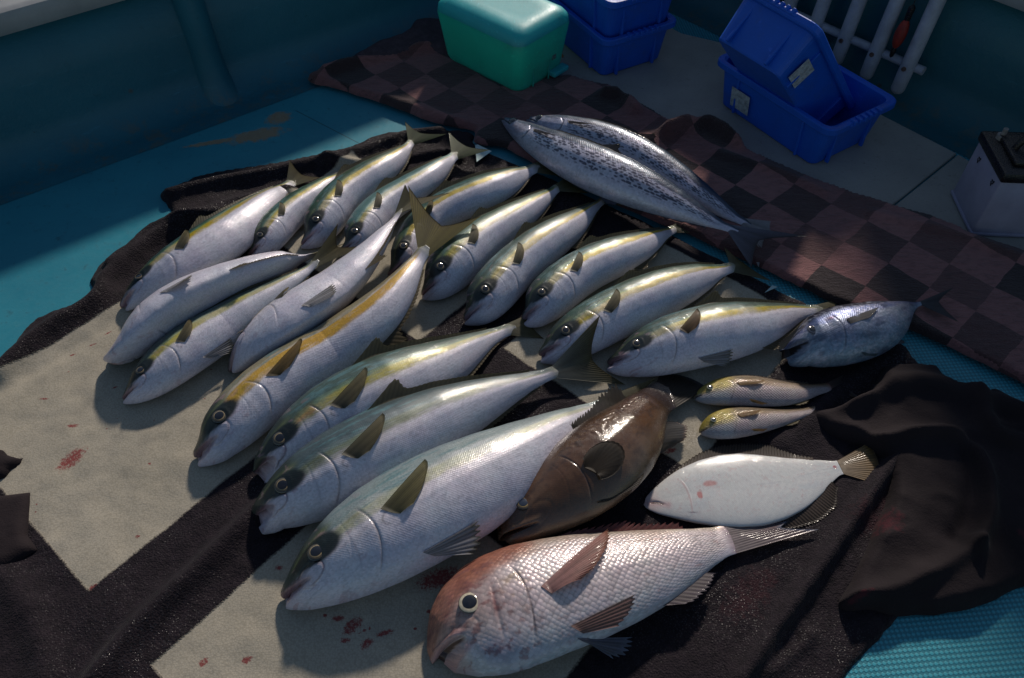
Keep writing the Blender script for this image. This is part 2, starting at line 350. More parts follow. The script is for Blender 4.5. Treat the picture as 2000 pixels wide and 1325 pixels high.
def sheet(name,pxpoly,cell,hfun,mat,zpx=.008,thick=.008,smoothpoly=True,base=0.001):
    P=[W(u,v,zpx)[:2] for u,v in pxpoly]
    if smoothpoly: P=spline(P,True,5)
    P=np.array(P); rs=np.random.RandomState(3)
    # slightly ragged edge
    P=P+rs.normal(0,.0012,P.shape)
    x0,y0=P.min(0)-cell;x1,y1=P.max(0)+cell
    nx=int((x1-x0)/cell)+1;ny=int((y1-y0)/cell)+1
    X,Y=np.meshgrid(np.linspace(x0,x1,nx),np.linspace(y0,y1,ny),indexing='ij')
    Xc=(X[:-1,:-1]+X[1:,1:])/2;Yc=(Y[:-1,:-1]+Y[1:,1:])/2
    ins=inpoly(P,Xc,Yc)
    idx=np.arange(nx*ny).reshape(nx,ny)
    Q=np.stack([idx[:-1,:-1],idx[1:,:-1],idx[1:,1:],idx[:-1,1:]],-1)[ins]
    used=np.zeros(nx*ny,bool);used[Q.ravel()]=True
    cnt=np.bincount(Q.ravel(),minlength=nx*ny)
    bnd=used&(cnt<4)
    xf=X.ravel().copy();yf=Y.ravel().copy()
    d,bx,by=polyd(xf[bnd],yf[bnd],P,True); xf[bnd]=bx;yf[bnd]=by
    new=-np.ones(nx*ny,int);new[used]=np.arange(used.sum())
    xs=xf[used];ys=yf[used];Qn=new[Q]
    dd,_,_=polyd(xs,ys,P,True)
    z=base+thick*np.sqrt(np.clip(dd/.006,0.02,1))+hfun(xs,ys)*ss(-.004,.02,dd)
    V=np.stack([xs,ys,z],-1)
    # skirt down to the deck
    e={}
    for q in Qn:
        for a,b in((q[0],q[1]),(q[1],q[2]),(q[2],q[3]),(q[3],q[0])):
            if (b,a) in e: del e[(b,a)]
            else: e[(a,b)]=1
    n0=len(V);bm={};ext=[];F2=[]
    for a,b in e:
        for k in(a,b):
            if k not in bm: bm[k]=n0+len(ext);ext.append((V[k][0],V[k][1],min(base,V[k][2]-.001)))
        F2.append((b,a,bm[a],bm[b]))
    V=np.vstack([V,np.array(ext)]);Fa=np.vstack([Qn,np.array(F2)])
    return mesh(name,V,Fa,mat)
def ridge(x,y,px,h,w,z=.01,skew=0):
    P=spline([W(u,v,z)[:2] for u,v in px],False,4); d,_,_=polyd(x,y,P)
    return h*gs(d,w)

RECTS=[(-.05,.56,-1.56,-.965),(.76,1.13,-1.56,-.93),(-.05,.50,-.765,-.215),(.871,1.40,-.77,-.27)]
M_DECK=mat_deck(); M_RUG=mat_rug(); M_CLOTH=mat_cloth(); M_PANEL=mat_panel()

# deck: one large sheet
V=[];n=41
for i in range(n):
    for j in range(n): V.append((-6+12*i/(n-1),-5+12*j/(n-1),0))
tag(mesh('deck',V,gridfaces(n,n),M_DECK),kind='structure')

# sea far below and around so that the boat is not floating in nothing
msea=M('sea_water'); msea.P(Base_Color=(.01,.05,.07),Roughness=.08); msea.bump(msea.noise(.8,6,.6),.6,.3)
tag(mesh('sea',[(-90,-90,-1.3),(90,-90,-1.3),(90,90,-1.3),(-90,90,-1.3)],[(0,1,2,3)],msea.m,smooth=False),kind='structure')

# unseen block added beyond the right side to shade that part of the deck
mq=mat_plain('shade_block_concrete',(.30,.29,.27),.85,.2,3,.5)
mb=MB(); mb.box((5.06,6.2,.30),(7.0,5.6,3.2),bev=.05); tag(mb.build('added_shade_block',mq),kind='structure')

# ------------------------------------------------------------------ bulwarks
W0=np.array([-1.401,1.716]);dl=np.array([.8,.6]);dr=np.array([.66,-.75]);dr/=np.linalg.norm(dr);R0=np.array([1.184,2.092])
A_=np.array([dl,-dr]).T; t=np.linalg.solve(A_,R0-W0); CORNER=W0+dl*t[0]
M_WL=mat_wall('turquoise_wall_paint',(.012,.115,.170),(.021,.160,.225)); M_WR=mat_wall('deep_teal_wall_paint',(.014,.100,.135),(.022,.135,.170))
M_CAP=mat_plain('grey_gelcoat',(.34,.35,.36),.45,.1,8)
def bulwark(p0,p1,inward,mat,label,name='bulwark'):
    t=(p1-p0);L=np.linalg.norm(t);t/=L
    p0=p0-inward*.11;p1=p1-inward*.11
    prof=[(.16,.0012)]+[(.10*(1-math.sin(a)),.0015+.10*(1-math.cos(a))) for a in np.linspace(0,math.pi/2,12)]+[(-.005,.2),(-.02,.35),(-.10,.35),(-.12,.30),(-.12,-.9)]
    ns=60;V=[]
    for i in range(ns):
        b=p0+t*L*i/(ns-1)
        for d,z in prof: V.append((b[0]+inward[0]*d,b[1]+inward[1]*d,z))
    root=empty(name,(*p0,0),label=label,cat='bulwark')
    mesh('wall',V,gridfaces(ns,len(prof)),mat,root)
    c=(p0+p1)/2-inward*.055; ang=math.atan2(t[1],t[0]); Rz=np.array([[math.cos(ang),-math.sin(ang),0],[math.sin(ang),math.cos(ang),0],[0,0,1]])
    mb=MB(); mb.box((c[0],c[1],.3825),(L,.15,.065),Rz,.018); mb.build('gunwale',M_CAP,root,True)
    return root,t
nl=np.array([dl[1],-dl[0]]); nr=np.array([dr[1],-dr[0]])
if nr@(-R0)<0: nr=-nr
P0=CORNER+nr*(-.115)+dr*.02;P1=P0+dr*.92;cm=(P0+P1)/2
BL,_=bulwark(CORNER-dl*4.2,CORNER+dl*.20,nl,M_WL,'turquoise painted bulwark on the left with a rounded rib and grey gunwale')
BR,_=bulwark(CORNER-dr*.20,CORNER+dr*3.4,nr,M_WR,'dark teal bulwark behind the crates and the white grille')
mb=MB();aa=math.atan2(dr[1],dr[0]);mb.box((cm[0],cm[1],.51),(.92,.10,.19),np.array([[math.cos(aa),-math.sin(aa),0],[math.sin(aa),math.cos(aa),0],[0,0,1]]),.02);mb.build('added_shade_board',M_WR,BR,True)  # unseen board added above the right bulwark to shade the deck by the crates
rb=W(480,240,0)[:2]; kk=(rb-W0)@dl; rb=W0+dl*kk-nl*.11; V=[];ns=24;nh=20
for i in range(nh):
    z=.35*i/(nh-1); fl=.055*math.exp(-z/.05)
    off=(.10-.10*math.sqrt(max(0,1-(1-min(z,.1)/.1)**2)))*0
    for j in range(ns):
        a=math.pi*j/(ns-1); w=.045+fl*.5; dp=.055+fl
        q=rb+dl*math.cos(a)*w+nl*(math.sin(a)*dp-.02-.005*z); V.append((q[0],q[1],z))
mesh('rib',V,gridfaces(nh,ns),M_WL,BL)

# ------------------------------------------------------------------ grey deck panels on the right
def slab(name,px,z0,z1,mat,kind='structure'):
    P=[W(u,v,z1)[:2] for u,v in px]; c=np.mean(P,0);n=len(P);V=[]
    for z,k in((z0,0),(z1-.003,0),(z1,.003)):
        for p in P:
            dv=c-p; dv/=np.linalg.norm(dv); q=p+dv*k; V.append((q[0],q[1],z))
    F=[(i*n+j,i*n+(j+1)%n,(i+1)*n+(j+1)%n,(i+1)*n+j) for i in range(2) for j in range(n)]+[tuple(range(2*n,3*n))]
    return tag(mesh(name,V,F,mat,smooth=False),kind=kind)
slab('deck_panel',[(905,60),(1130,-40),(1330,65),(1480,100),(1868,300),(1736,406),(1600,420),(1300,260)],.002,.010,M_PANEL)
slab('deck_panel',[(1871,302),(1905,322),(2180,470),(2180,640),(2000,560),(1739,408)],.002,.010,M_PANEL)

# ------------------------------------------------------------------ rugs
def h_dark(x,y):
    h=.004*(fbm(x*7,y*7,1)-.5)*2+.0035*(fbm(x*22,y*22,5)-.5)*2
    # left bunched border
    h=h+ridge(x,y,[(0,730),(90,650),(190,590),(215,545),(290,480),(360,440),(470,400),(560,380)],.030,.026)
    h=h+ridge(x,y,[(330,385),(420,360),(560,335),(700,300),(790,270),(860,262)],.026,.022)
    h=h+ridge(x,y,[(215,520),(300,450),(420,430),(520,400)],.020,.016)
    h=h+ridge(x,y,[(640,320),(760,320),(860,300),(900,310)],.018,.015)
    h=h-ridge(x,y,[(0,760),(120,690),(230,620)],.005,.02)
    # long fold between the beige panels
    h=h+ridge(x,y,[(120,1420),(260,1240),(420,1085),(520,985),(590,935)],.026,.022)
    h=h+ridge(x,y,[(0,1120),(60,1200),(90,1330)],.012,.03)
    # long fold at lower right
    h=h+ridge(x,y,[(1745,900),(1690,980),(1600,1110),(1500,1250),(1440,1340)],.030,.016)+ridge(x,y,[(1720,890),(1640,990),(1540,1120),(1440,1260),(1390,1340)],.006,.04)
    h=h+ridge(x,y,[(1585,1240),(1560,1270),(1500,1320)],.008,.01)
    h=h+ridge(x,y,[(1530,870),(1600,800),(1700,720),(1760,700)],.012,.03)
    return h
DARK=[(-140,1500),(-140,820),(0,700),(40,650),(70,620),(120,600),(165,583),(181,568),(176,545),(200,510),(242,488),(275,455),(305,432),(335,418),(326,398),(312,378),(350,358),(400,338),(480,325),(560,312),(680,285),(720,268),(755,257),(800,257),(890,254),(925,262),(932,287),(1050,336),(1190,400),(1330,466),(1420,512),(1500,554),(1560,584),(1620,612),(1690,644),(1760,668),(1800,712),(1850,740),(1870,800),(1900,900),(1880,1050),(1800,1150),(1765,1193),(1705,1260),(1645,1325),(1560,1425),(1480,1520)]
rug=tag(sheet('rug',DARK,.0075,h_dark,M_RUG),'large dark plum plush rug with beige carpet blocks under the catch','rug')
def h_cloth(x,y):
    a=fbm(x*6+3,y*6,11,3);b=fbm(x*14,y*14,21,3)
    rd=1-np.abs(2*fbm(x*5+1.3,y*5+2,31,3)-1)*2.2
    h=.008+.010*a+.006*b+.014*np.clip(rd,0,1)**2
    h=h+ridge(x,y,[(1655,800),(1780,760),(1900,790),(2010,830)],.028,.028)
    h=h+ridge(x,y,[(1700,880),(1820,860),(1900,900),(1920,1010),(1890,1080)],.024,.014)
    h=h+ridge(x,y,[(1890,1080),(1830,1120),(1740,1160),(1650,1180)],.020,.016)
    h=h+ridge(x,y,[(1880,760),(1900,800),(1930,860),(2010,880)],.02,.018)
    h=h-ridge(x,y,[(1880,880),(1890,960),(1860,1060)],.015,.02)
    h=h+ridge(x,y,[(1800,1330),(1990,1200)],.0,.01)
    return h
CLOTH=[(1590,800),(1650,790),(1700,760),(1730,712),(1800,708),(1828,712),(1850,738),(1868,757),(1915,765),(1945,756),(2010,805),(2110,880),(2130,1050),(2060,1115),(2000,1141),(1920,1178),(1850,1192),(1765,1197),(1700,1190),(1640,1180),(1668,1120),(1705,1040),(1735,960),(1728,910),(1700,880),(1640,850),(1600,830)]
cl=tag(sheet('cloth',CLOTH,.006,h_cloth,M_CLOTH,zpx=.02,thick=.012,base=.004),'crumpled dark brown cloth heaped right of the white flounder','cloth')
def h_flap(x,y): return .006+.008*(fbm(x*12,y*12,3)-.3)
tag(sheet('cloth_scrap',[(-60,975),(0,968),(62,962),(58,1000),(55,1046),(75,1075),(0,1120),(-60,1100)],.006,h_flap,M_CLOTH,thick=.006,base=.008,smoothpoly=False),'dark cloth corner with a pointed tip on the beige block at left edge','cloth')
tag(sheet('cloth_scrap',[(-60,860),(0,880),(25,893),(44,898),(38,908),(20,922),(0,938),(-60,960)],.005,h_flap,M_CLOTH,thick=.009,base=.008),'small rolled cloth tip beside the largest blood stain','cloth')
eA=W(1100,250)[:2];eB=W(2000,752)[:2];ang=math.atan2(*(eB-eA)[::-1])
def h_chk(x,y):
    h=.005*(fbm(x*6,y*6,41)-.3)*2+.004*(fbm(x*16,y*16,44)-.5)
    h=h+ridge(x,y,[(1180,195),(1215,200),(1240,225)],.030,.02)+ridge(x,y,[(1300,275),(1370,255),(1400,265),(1440,290)],.034,.02)
    h=h+ridge(x,y,[(1180,310),(1250,290),(1330,262)],.02,.03)
    h=h+ridge(x,y,[(640,152),(720,128),(860,100)],.030,.022)+ridge(x,y,[(615,158),(690,185),(800,215),(900,250)],.010,.02)
    h=h+ridge(x,y,[(1400,310),(1500,340),(1600,385)],.012,.02)+ridge(x,y,[(1700,430),(1860,470),(2000,520)],.010,.02)
    return h
CHK=[(604,152),(640,140),(700,128),(780,115),(850,100),(1060,150),(1110,152),(1165,168),(1195,172),(1225,200),(1262,213),(1300,235),(1340,252),(1390,240),(1420,262),(1450,290),(1500,315),(1560,342),(1640,372),(1740,405),(1850,440),(1900,465),(2010,500),(2150,560),(2150,850),(2010,757),(1900,703),(1800,655),(1700,622),(1640,598),(1560,560),(1480,522),(1350,462),(1200,400),(1050,325),(985,290),(930,282),(925,258),(890,250),(840,238),(760,208),(690,185),(640,170),(612,165)]
tag(sheet('checked_rug',CHK,.0075,h_chk,mat_checker(ang,.112),zpx=.012,thick=.014,base=.013),'long maroon checked rug lying between the catch and the crates','rug')
M_BACK=mat_plain('rug_backing',(.060,.045,.060),.95,.2,60,.4)
def h_b(x,y): return .012*fbm(x*9,y*9,8)+.02*ridge(x,y,[(700,115),(800,90),(840,60)],1,.05)
tag(sheet('folded_cloth',[(606,153),(630,143),(700,113),(740,95),(790,78),(808,55),(830,52),(900,50),(900,110),(840,100),(800,108),(760,116),(700,126),(650,138)],.006,h_b,M_BACK,zpx=.03,thick=.02,base=.022),'dull purple cloth folded behind the corner of the checked rug','cloth')
# two thin pale sheets painted as sunlit spots on the deck
ms=mat_plain('sunspot_blue',(.42,.62,.66),.4)
for a,lab in(([(928,285),(933,284),(960,297),(931,318)],'larger pale blue triangular painted scrap near the mackerel heads'),([(1493,573),(1508,559),(1518,562)],'tiny pale blue triangular painted scrap beside the tail of the yellowtail')):
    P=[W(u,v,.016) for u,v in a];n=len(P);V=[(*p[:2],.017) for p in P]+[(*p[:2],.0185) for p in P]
    tag(mesh('painted_sunspot',V,[tuple(range(n))[::-1],tuple(range(n,2*n))]+[(i,(i+1)%n,n+(i+1)%n,n+i) for i in range(n)],ms,smooth=False),lab,'sunspot')

# ------------------------------------------------------------------ fish
def sm(xs,ys):
    """smooth profile through control points"""
    g=np.linspace(0,1,801); h=np.interp(g,xs,ys); k=np.hanning(37);k/=k.sum()
    hp=np.convolve(np.pad(h,18,mode='reflect',reflect_type='odd'),k,'same')[18:-18]
    w=ss(.0,.06,g); return lambda s:np.interp(s,g,h*(1-w)+hp*w)
def snout_prof(xs,ys): return sm(xs,ys)
SP={}
SP['yellowtail']=dict(k=.68,h=sm([0,.004,.012,.03,.06,.1,.15,.2,.27,.35,.43,.5,.6,.7,.8,.88,.94,1],[.011,.017,.023,.034,.052,.070,.086,.098,.109,.114,.114,.110,.096,.075,.050,.030,.019,.017]),
    mouth=(.092,-.003,-.012,.0045,.62),eye=(.124,.34,.0215),op=.262)
SP['mackerel']=dict(k=.68,h=sm([0,.004,.012,.03,.06,.1,.15,.2,.3,.4,.5,.6,.7,.8,.88,.95,1],[.003,.008,.013,.022,.035,.048,.060,.068,.078,.082,.080,.073,.060,.043,.026,.012,.010]),
    mouth=(.095,.0,-.008,.003,.6),eye=(.085,.30,.0150),op=.20)
SP['tuna']=dict(k=.78,h=sm([0,.004,.012,.03,.06,.1,.15,.2,.3,.4,.5,.6,.7,.8,.88,.94,1],[.004,.009,.016,.030,.052,.082,.113,.138,.160,.166,.160,.145,.118,.080,.046,.020,.012]),
    mouth=(.15,-.012,-.020,.018,.9),eye=(.165,.28,.030),op=.30)
SP['grunt']=dict(k=.52,h=sm([0,.005,.015,.04,.08,.12,.18,.25,.35,.45,.55,.65,.75,.85,.93,1],[.006,.020,.034,.056,.080,.096,.110,.118,.120,.115,.104,.088,.067,.046,.036,.038]),
    mouth=(.055,-.012,-.018,.006,.7),eye=(.115,.28,.026),op=.27)
SP['grouper']=dict(k=.66,h=sm([0,.006,.02,.05,.1,.15,.22,.3,.4,.5,.6,.7,.8,.9,.95,1],[.012,.045,.07,.098,.126,.146,.168,.184,.190,.184,.168,.142,.108,.080,.074,.074]),
    mouth=(.15,-.045,-.075,.006,.55),eye=(.130,.20,.0285),op=.36)
SP['flounder']=dict(k=.16,h=sm([0,.005,.02,.05,.1,.15,.2,.3,.4,.5,.6,.7,.8,.9,.95,1],[.006,.022,.044,.075,.110,.135,.155,.180,.192,.190,.172,.145,.108,.066,.045,.040]),
    mouth=(.10,.012,-.03,.010,.9),eye=None,op=.215)
SP['bream']=dict(k=.46,h=sm([0,.005,.02,.05,.09,.13,.18,.25,.33,.42,.5,.6,.7,.8,.88,.94,1],[.008,.020,.040,.072,.110,.140,.166,.188,.196,.192,.182,.158,.128,.092,.062,.047,.045]),
    mouth=(.115,-.012,-.034,.010,.85),eye=(.165,.235,.031),op=.315)

def yellowtail_col(s,v,q,side,p):
    n=fbm(s*9+p['seed'],q*60,p['seed'],3)-.5; n2=fbm(s*60,q*260+9,p['seed']+5,3)-.5; fl=fbm(s*14,q*140,p['seed']+9,4)-.5
    vv=v+n*.10+n2*.05
    c=np.zeros(s.shape+(3,));c[:]=(.70,.69,.76)
    c=cmix(c,(.66,.63,.62),ss(-.1,.4,v+n*.5)*.6)
    c=cmix(c,(.60,.57,.66),ss(.30,.0,s)*.75)
    yb=lerp(.22,.28,s)
    # greenish flank above the band, dark back
    gr=ss(yb-.10,yb+.16,vv); c=cmix(c,p['green'],gr*p['gk'])
    band=ss(yb-.10,yb+.02,vv)*(1-ss(yb+.18+p.get('bw',0),yb+.28+p.get('bw',0),vv))*ss(.12,.2,s)*(1-ss(.90,1,s))*(.55+.45*ss(-.3,.1,n2+.1*np.sin(s*40)))
    c=cmix(c,p['yel'],np.clip(band*p['yk'],0,1))
    bk=ss(yb+.20+p.get('bw',0),yb+.38+p.get('bw',0),vv+fl*.30); c=cmix(c,p['back'],bk*p['bk'])
    c=cmix(c,(.10,.22,.24),bk*ss(.1,.3,s)*(1-ss(.5,.7,s))*ss(.0,.2,fl)*.7)
    # head
    hd=1-ss(.15,.19,s)
    m=ss(-.10,.04,v+.02-s*1.1+n2*.1)*hd; c=cmix(c,(.030,.044,.032),m*.93)
    c=cmix(c,(.16,.20,.08),gs(v-.70,.09)*ss(.03,.07,s)*(1-ss(.15,.2,s))*.6)
    yp=ss(.17,.20,s)*(1-ss(p['op']-.02,p['op'],s))*gs(v-.38+n*.2,.13); c=cmix(c,p['patch'],yp*(.55+n2)*p['pk'])
    # lips, gill edge, upper jaw plate
    sm_,q0,q1,wd,_=p['mouth']; qm=q0+(q1-q0)*np.clip(s/sm_,0,1)**1.5
    c=cmix(c,(.26,.10,.12),gs(q-qm,.0085)*(1-ss(sm_*.9,sm_*1.1,s))*.65)
    c=cmix(c,(.05,.02,.025),gs(q-qm,.0035)*(1-ss(sm_*.75,sm_*1.0,s))*.9)
    so=p['op']-.055*(v+.05)**2; c=cmix(c,(.20,.20,.23),gs(s-so,.0035)*ss(-.85,-.6,v)*(1-ss(.45,.62,v))*.8)
    c=cmix(c,(.35,.34,.39),gs(s-(.205-.03*(v+.1)**2),.003)*ss(-.7,-.4,v)*(1-ss(.2,.35,v))*.5)
    ex=(s-.092)/.034;ey=(q+.004)/.022; r=np.sqrt(ex**2+ey**2); c=cmix(c,(.20,.13,.16),gs(r-1,.09)*ss(-.6,.0,ex)*.8); c=cmix(c,(.60,.55,.60),ss(1,.8,r)*.5)
    # base of the breast fin
    e=((s-.305)/.018)**2+((v+.02)/.10)**2; c=cmix(c,(.70,.66,.72),ss(1.6,.6,e)*.6); c=cmix(c,(.16,.15,.17),gs(np.sqrt(e)-1.25,.15)*ss(-.0,.5,-(s-.305)/.02)*.6)
    c=cmix(c,(.24,.25,.27),gs(v-.20-.1*(1-s)+.02*np.sin(s*9),.010)*ss(.45,.6,s)*.35)
    c=cmix(c,(.27,.28,.21),ss(.945,.985,s)*.92)
    sc=fbm(s*26,q*320,p['seed']+31,3); c=cmix(c,(.40,.40,.47),ss(.60,.72,sc)*.35*(v<.3)); bl=fbm(s*34,q*90,p['seed']+41,3); c=cmix(c,(.42,.26,.30),ss(.66,.76,bl)*.5*ss(.35,.1,s))
    c=cmix(c,(.45,.50,.62),ss(.45,.65,fbm(s*5,q*14,p['seed']+51,2))*.30*(1-bk))
    e=((s-.122+.05*(v-.37)+n2*.01)/.062)**2+((v-.38)/.36)**2; c=cmix(c,(.011,.017,.015),ss(1.35,.75,e)*.97)
    lp=gs(q-qm-.008,.006)*(1-ss(sm_*.7,sm_*1.0,s)); c=cmix(c,(.34,.19,.21),lp*.6)
    return c
def mackerel_col(s,v,q,side,p):
    n=fbm(s*8,q*50,p['seed'],3)-.5; n2=fbm(s*50,q*200,p['seed']+5,3)-.5
    c=np.zeros(s.shape+(3,));c[:]=(.56,.57,.66)
    c=cmix(c,(.16,.20,.33),ss(.22,.50,v+n*.5)*.6); c=cmix(c,(.030,.055,.09),ss(.35,.60,v+n*.3))
    # rows of grey-blue blotches
    L=p['aspect'];x=s*50;y=np.arccos(np.clip(v,-1,1))*7.6; ro=np.floor(y)
    x=x+.5*(ro%2)+.5*(fbm(s*20,y,3,2)-.5)
    hh=_hash(np.floor(x).astype(np.int64),ro.astype(np.int64),p['seed']);h2=_hash(np.floor(x).astype(np.int64),ro.astype(np.int64),p['seed']+9);h3=_hash(np.floor(x).astype(np.int64),ro.astype(np.int64),p['seed']+19)
    dx=(x-np.floor(x)-.5+(h2-.5)*.4)*.95;dy=y-ro-.5+(h3-.5)*.35
    d=np.sqrt(dx**2+dy**2)+n2*.35
    sp=(ss(.40,.26,d+(hh-.55)*.40)*(hh<.80))*ss(-.46,-.25,v)*(1-ss(.70,.85,v))*ss(.20,.26,s)*(1-ss(.90,.97,s))
    c=cmix(c,(.050,.052,.085),sp*.88)
    c=cmix(c,(.20,.24,.36),ss(.22,.1,s)*.6); c=cmix(c,(.30,.27,.32),ss(.0,.25,n2)*ss(.24,.1,s)*.7)
    sm_,q0,q1,wd,_=p['mouth']; qm=q0+(q1-q0)*np.clip(s/sm_,0,1); c=cmix(c,(.03,.03,.04),gs(q-qm,.0022)*(1-ss(sm_*.9,sm_,s))*.8)
    c=cmix(c,(.09,.10,.14),gs(s-(p['op']-.02*v*v),.003)*ss(-.8,-.5,v)*(1-ss(.4,.6,v))*.7)
    return c
def tuna_col(s,v,q,side,p):
    n=fbm(s*8,q*30,p['seed'],3)-.5; n2=fbm(s*45,q*140,p['seed']+5,4)-.5
    c=np.zeros(s.shape+(3,));c[:]=(.24,.29,.38)
    c=cmix(c,(.20,.34,.45),ss(0,-.7,v)*.6); c=cmix(c,(.10,.14,.32),ss(.15,.5,v+n*.5)*.8); c=cmix(c,(.010,.014,.030),ss(.60,.82,v+n*.2))
    c=cmix(c,(.42,.46,.56),ss(-.05,.2,n2)*.6); c=cmix(c,(.05,.07,.13),ss(.10,.3,n)*.6)
    c=cmix(c,(.03,.04,.07),gs(((s-.42)**2*30+(v+.45)**2*4)**.5,.35)*.6)
    c=cmix(c,(.13,.05,.07),gs((s-.27)/.02,1)*gs((v-.45)/.07,1)*.8)
    sm_,q0,q1,wd,_=p['mouth']; qm=q0+(q1-q0)*np.clip(s/sm_,0,1); t=1-np.clip(s/sm_,0,1)
    c=cmix(c,(.012,.010,.012),ss(1.1,.7,np.abs(q-qm)/(wd*(t+.08)))*(1-ss(sm_*.95,sm_,s)))
    c=cmix(c,(.05,.06,.09),gs(s-(p['op']-.03*v*v),.004)*ss(-.8,-.5,v)*(1-ss(.4,.6,v))*.6)
    return c
def grunt_col(s,v,q,side,p):
    n=fbm(s*8,q*40,p['seed'],3)-.5; n2=fbm(s*45,q*140,p['seed']+5,4)-.5
    c=np.zeros(s.shape+(3,));c[:]=(.38,.33,.33)
    c=cmix(c,(.24,.17,.10),ss(-.2,.3,v+n*.4)*.8); c=cmix(c,(.11,.07,.02),ss(.35,.62,v+n*.2)*.9)
    c=cmix(c,(.42,.34,.05),ss(.32,.22,s)*ss(-.5,.1,v+n*.5)*.85); c=cmix(c,(.33,.20,.03),gs((v-.35)/.13,1)*(1-ss(.45,.6,s))*ss(.2,.3,s)*.5)
    c=cmix(c,(.40,.42,.44),ss(.28,.2,s)*ss(-.1,-.5,v)*.7)
    sm_,q0,q1,wd,_=p['mouth']; qm=q0+(q1-q0)*np.clip(s/sm_,0,1); c=cmix(c,(.12,.06,.03),gs(q-qm,.005)*(1-ss(sm_*.9,sm_*1.1,s))*.85)
    c=cmix(c,(.10,.09,.07),gs(s-(p['op']-.05*(v-.1)**2),.004)*ss(-.95,-.7,v)*(1-ss(.4,.6,v))*.7)
    c=cmix(c,(.09,.05,.03),ss(.35,.6,s)*ss(.6,.8,v)*.5)
    c=cmix(c,(.30,.08,.06),gs(s-.98,.015)*.5)
    return c
def grouper_col(s,v,q,side,p):
    n=fbm(s*7,q*14,p['seed'],4)-.5; n2=fbm(s*30,q*60,p['seed']+5,4)-.5
    c=np.zeros(s.shape+(3,));c[:]=(.105,.052,.024)
    c=cmix(c,(.15,.085,.045),ss(-.05,.2,n)*.7); c=cmix(c,(.045,.023,.012),ss(.02,.25,n2)*.6)
    c=cmix(c,(.16,.115,.075),ss(-.3,-.9,v)*.6); c=cmix(c,(.035,.020,.012),ss(.55,.9,v)*.7)
    c=cmix(c,(.030,.018,.014),ss(.80,.94,s)*.95); c=cmix(c,(.05,.028,.018),ss(.02,.16,fbm(s*12,q*24,p['seed']+77,4)-.5)*.35)
    c=cmix(c,(.020,.012,.010),gs(s-(p['op']-.03*v*v),.004)*ss(-.8,-.5,v)*(1-ss(.45,.6,v))*.8)
    sm_,q0,q1,wd,_=p['mouth']; qm=q0+(q1-q0)*np.clip(s/sm_,0,1); c=cmix(c,(.02,.01,.01),gs(q-qm,.005)*(1-ss(sm_*.9,sm_,s))*.85)
    c=cmix(c,(.20,.13,.08),gs((q-qm-.018),.010)*(1-ss(sm_*1.0,sm_*1.2,s))*.6); c=cmix(c,(.16,.10,.065),gs((q-qm+.03),.014)*(1-ss(sm_*1.0,sm_*1.2,s))*.6)
    return c
def flounder_col(s,v,q,side,p):
    n=fbm(s*8,q*20,p['seed'],3)-.5; n2=fbm(s*60,q*90,p['seed']+5,4)-.5
    c=np.zeros(s.shape+(3,));c[:]=(.63,.64,.63)
    c=cmix(c,(.50,.55,.58),ss(.0,.3,n)*.5); c=cmix(c,(.62,.50,.50),ss(.10,.02,s)*.7)
    c=cmix(c,(.50,.30,.30),gs(s-(.205-.035*(v+.1)**2),.004)*ss(-.8,-.5,v)*(1-ss(.35,.6,v))*.55)
    c=cmix(c,(.55,.45,.42),gs(np.abs(v)-.99,.03)*.6)
    e=((s-.315)/.034)**2+((q-.030)/.014)**2+n2*.6; c=cmix(c,(.55,.26,.24),ss(1.3,.5,e)*.8)
    e=((s-.255)/.014)**2+((q+.012)/.020)**2+n2*2; c=cmix(c,(.50,.14,.13),ss(1.2,.5,e)*.8)
    e=((s-.945)/.009)**2+((q-.004)/.008)**2+n2*1.5; c=cmix(c,(.40,.06,.08),ss(1.3,.5,e)*.8)
    ch=np.sin((s*1.0+np.abs(q)*1.1)*150)*.5+.5; c=cmix(c,(.50,.53,.55),ch*.25*ss(.3,.4,s)*(1-ss(.9,.95,s))); vein=gs(fbm(s*16,q*26,77,4)-.5,.012); c=cmix(c,(.55,.38,.38),vein*.35*ss(.9,.5,np.abs(v)))
    c=cmix(c,(.45,.47,.49),gs(q+.005*np.sin(s*6),.0022)*ss(.32,.4,s)*.5); c=cmix(c,(.45,.20,.2),ss(.20,.28,n2)*.25)
    sm_,q0,q1,wd,_=p['mouth']; qm=q0+(q1-q0)*np.clip(s/sm_,0,1); t=1-np.clip(s/sm_,0,1)
    c=cmix(c,(.50,.28,.30),gs(q-qm,.016)*(1-ss(sm_,sm_*1.3,s))*.6)
    c=cmix(c,(.06,.03,.035),ss(1.1,.6,np.abs(q-qm)/(wd*(t*.8+.2)))*(1-ss(sm_*.8,sm_*.95,s))*ss(.02,.04,s))
    c=cmix(c,(.16,.13,.17),gs((q+.085+.3*(s-.2)),.0022)*gs(s-.20,.022)*.9)
    return c
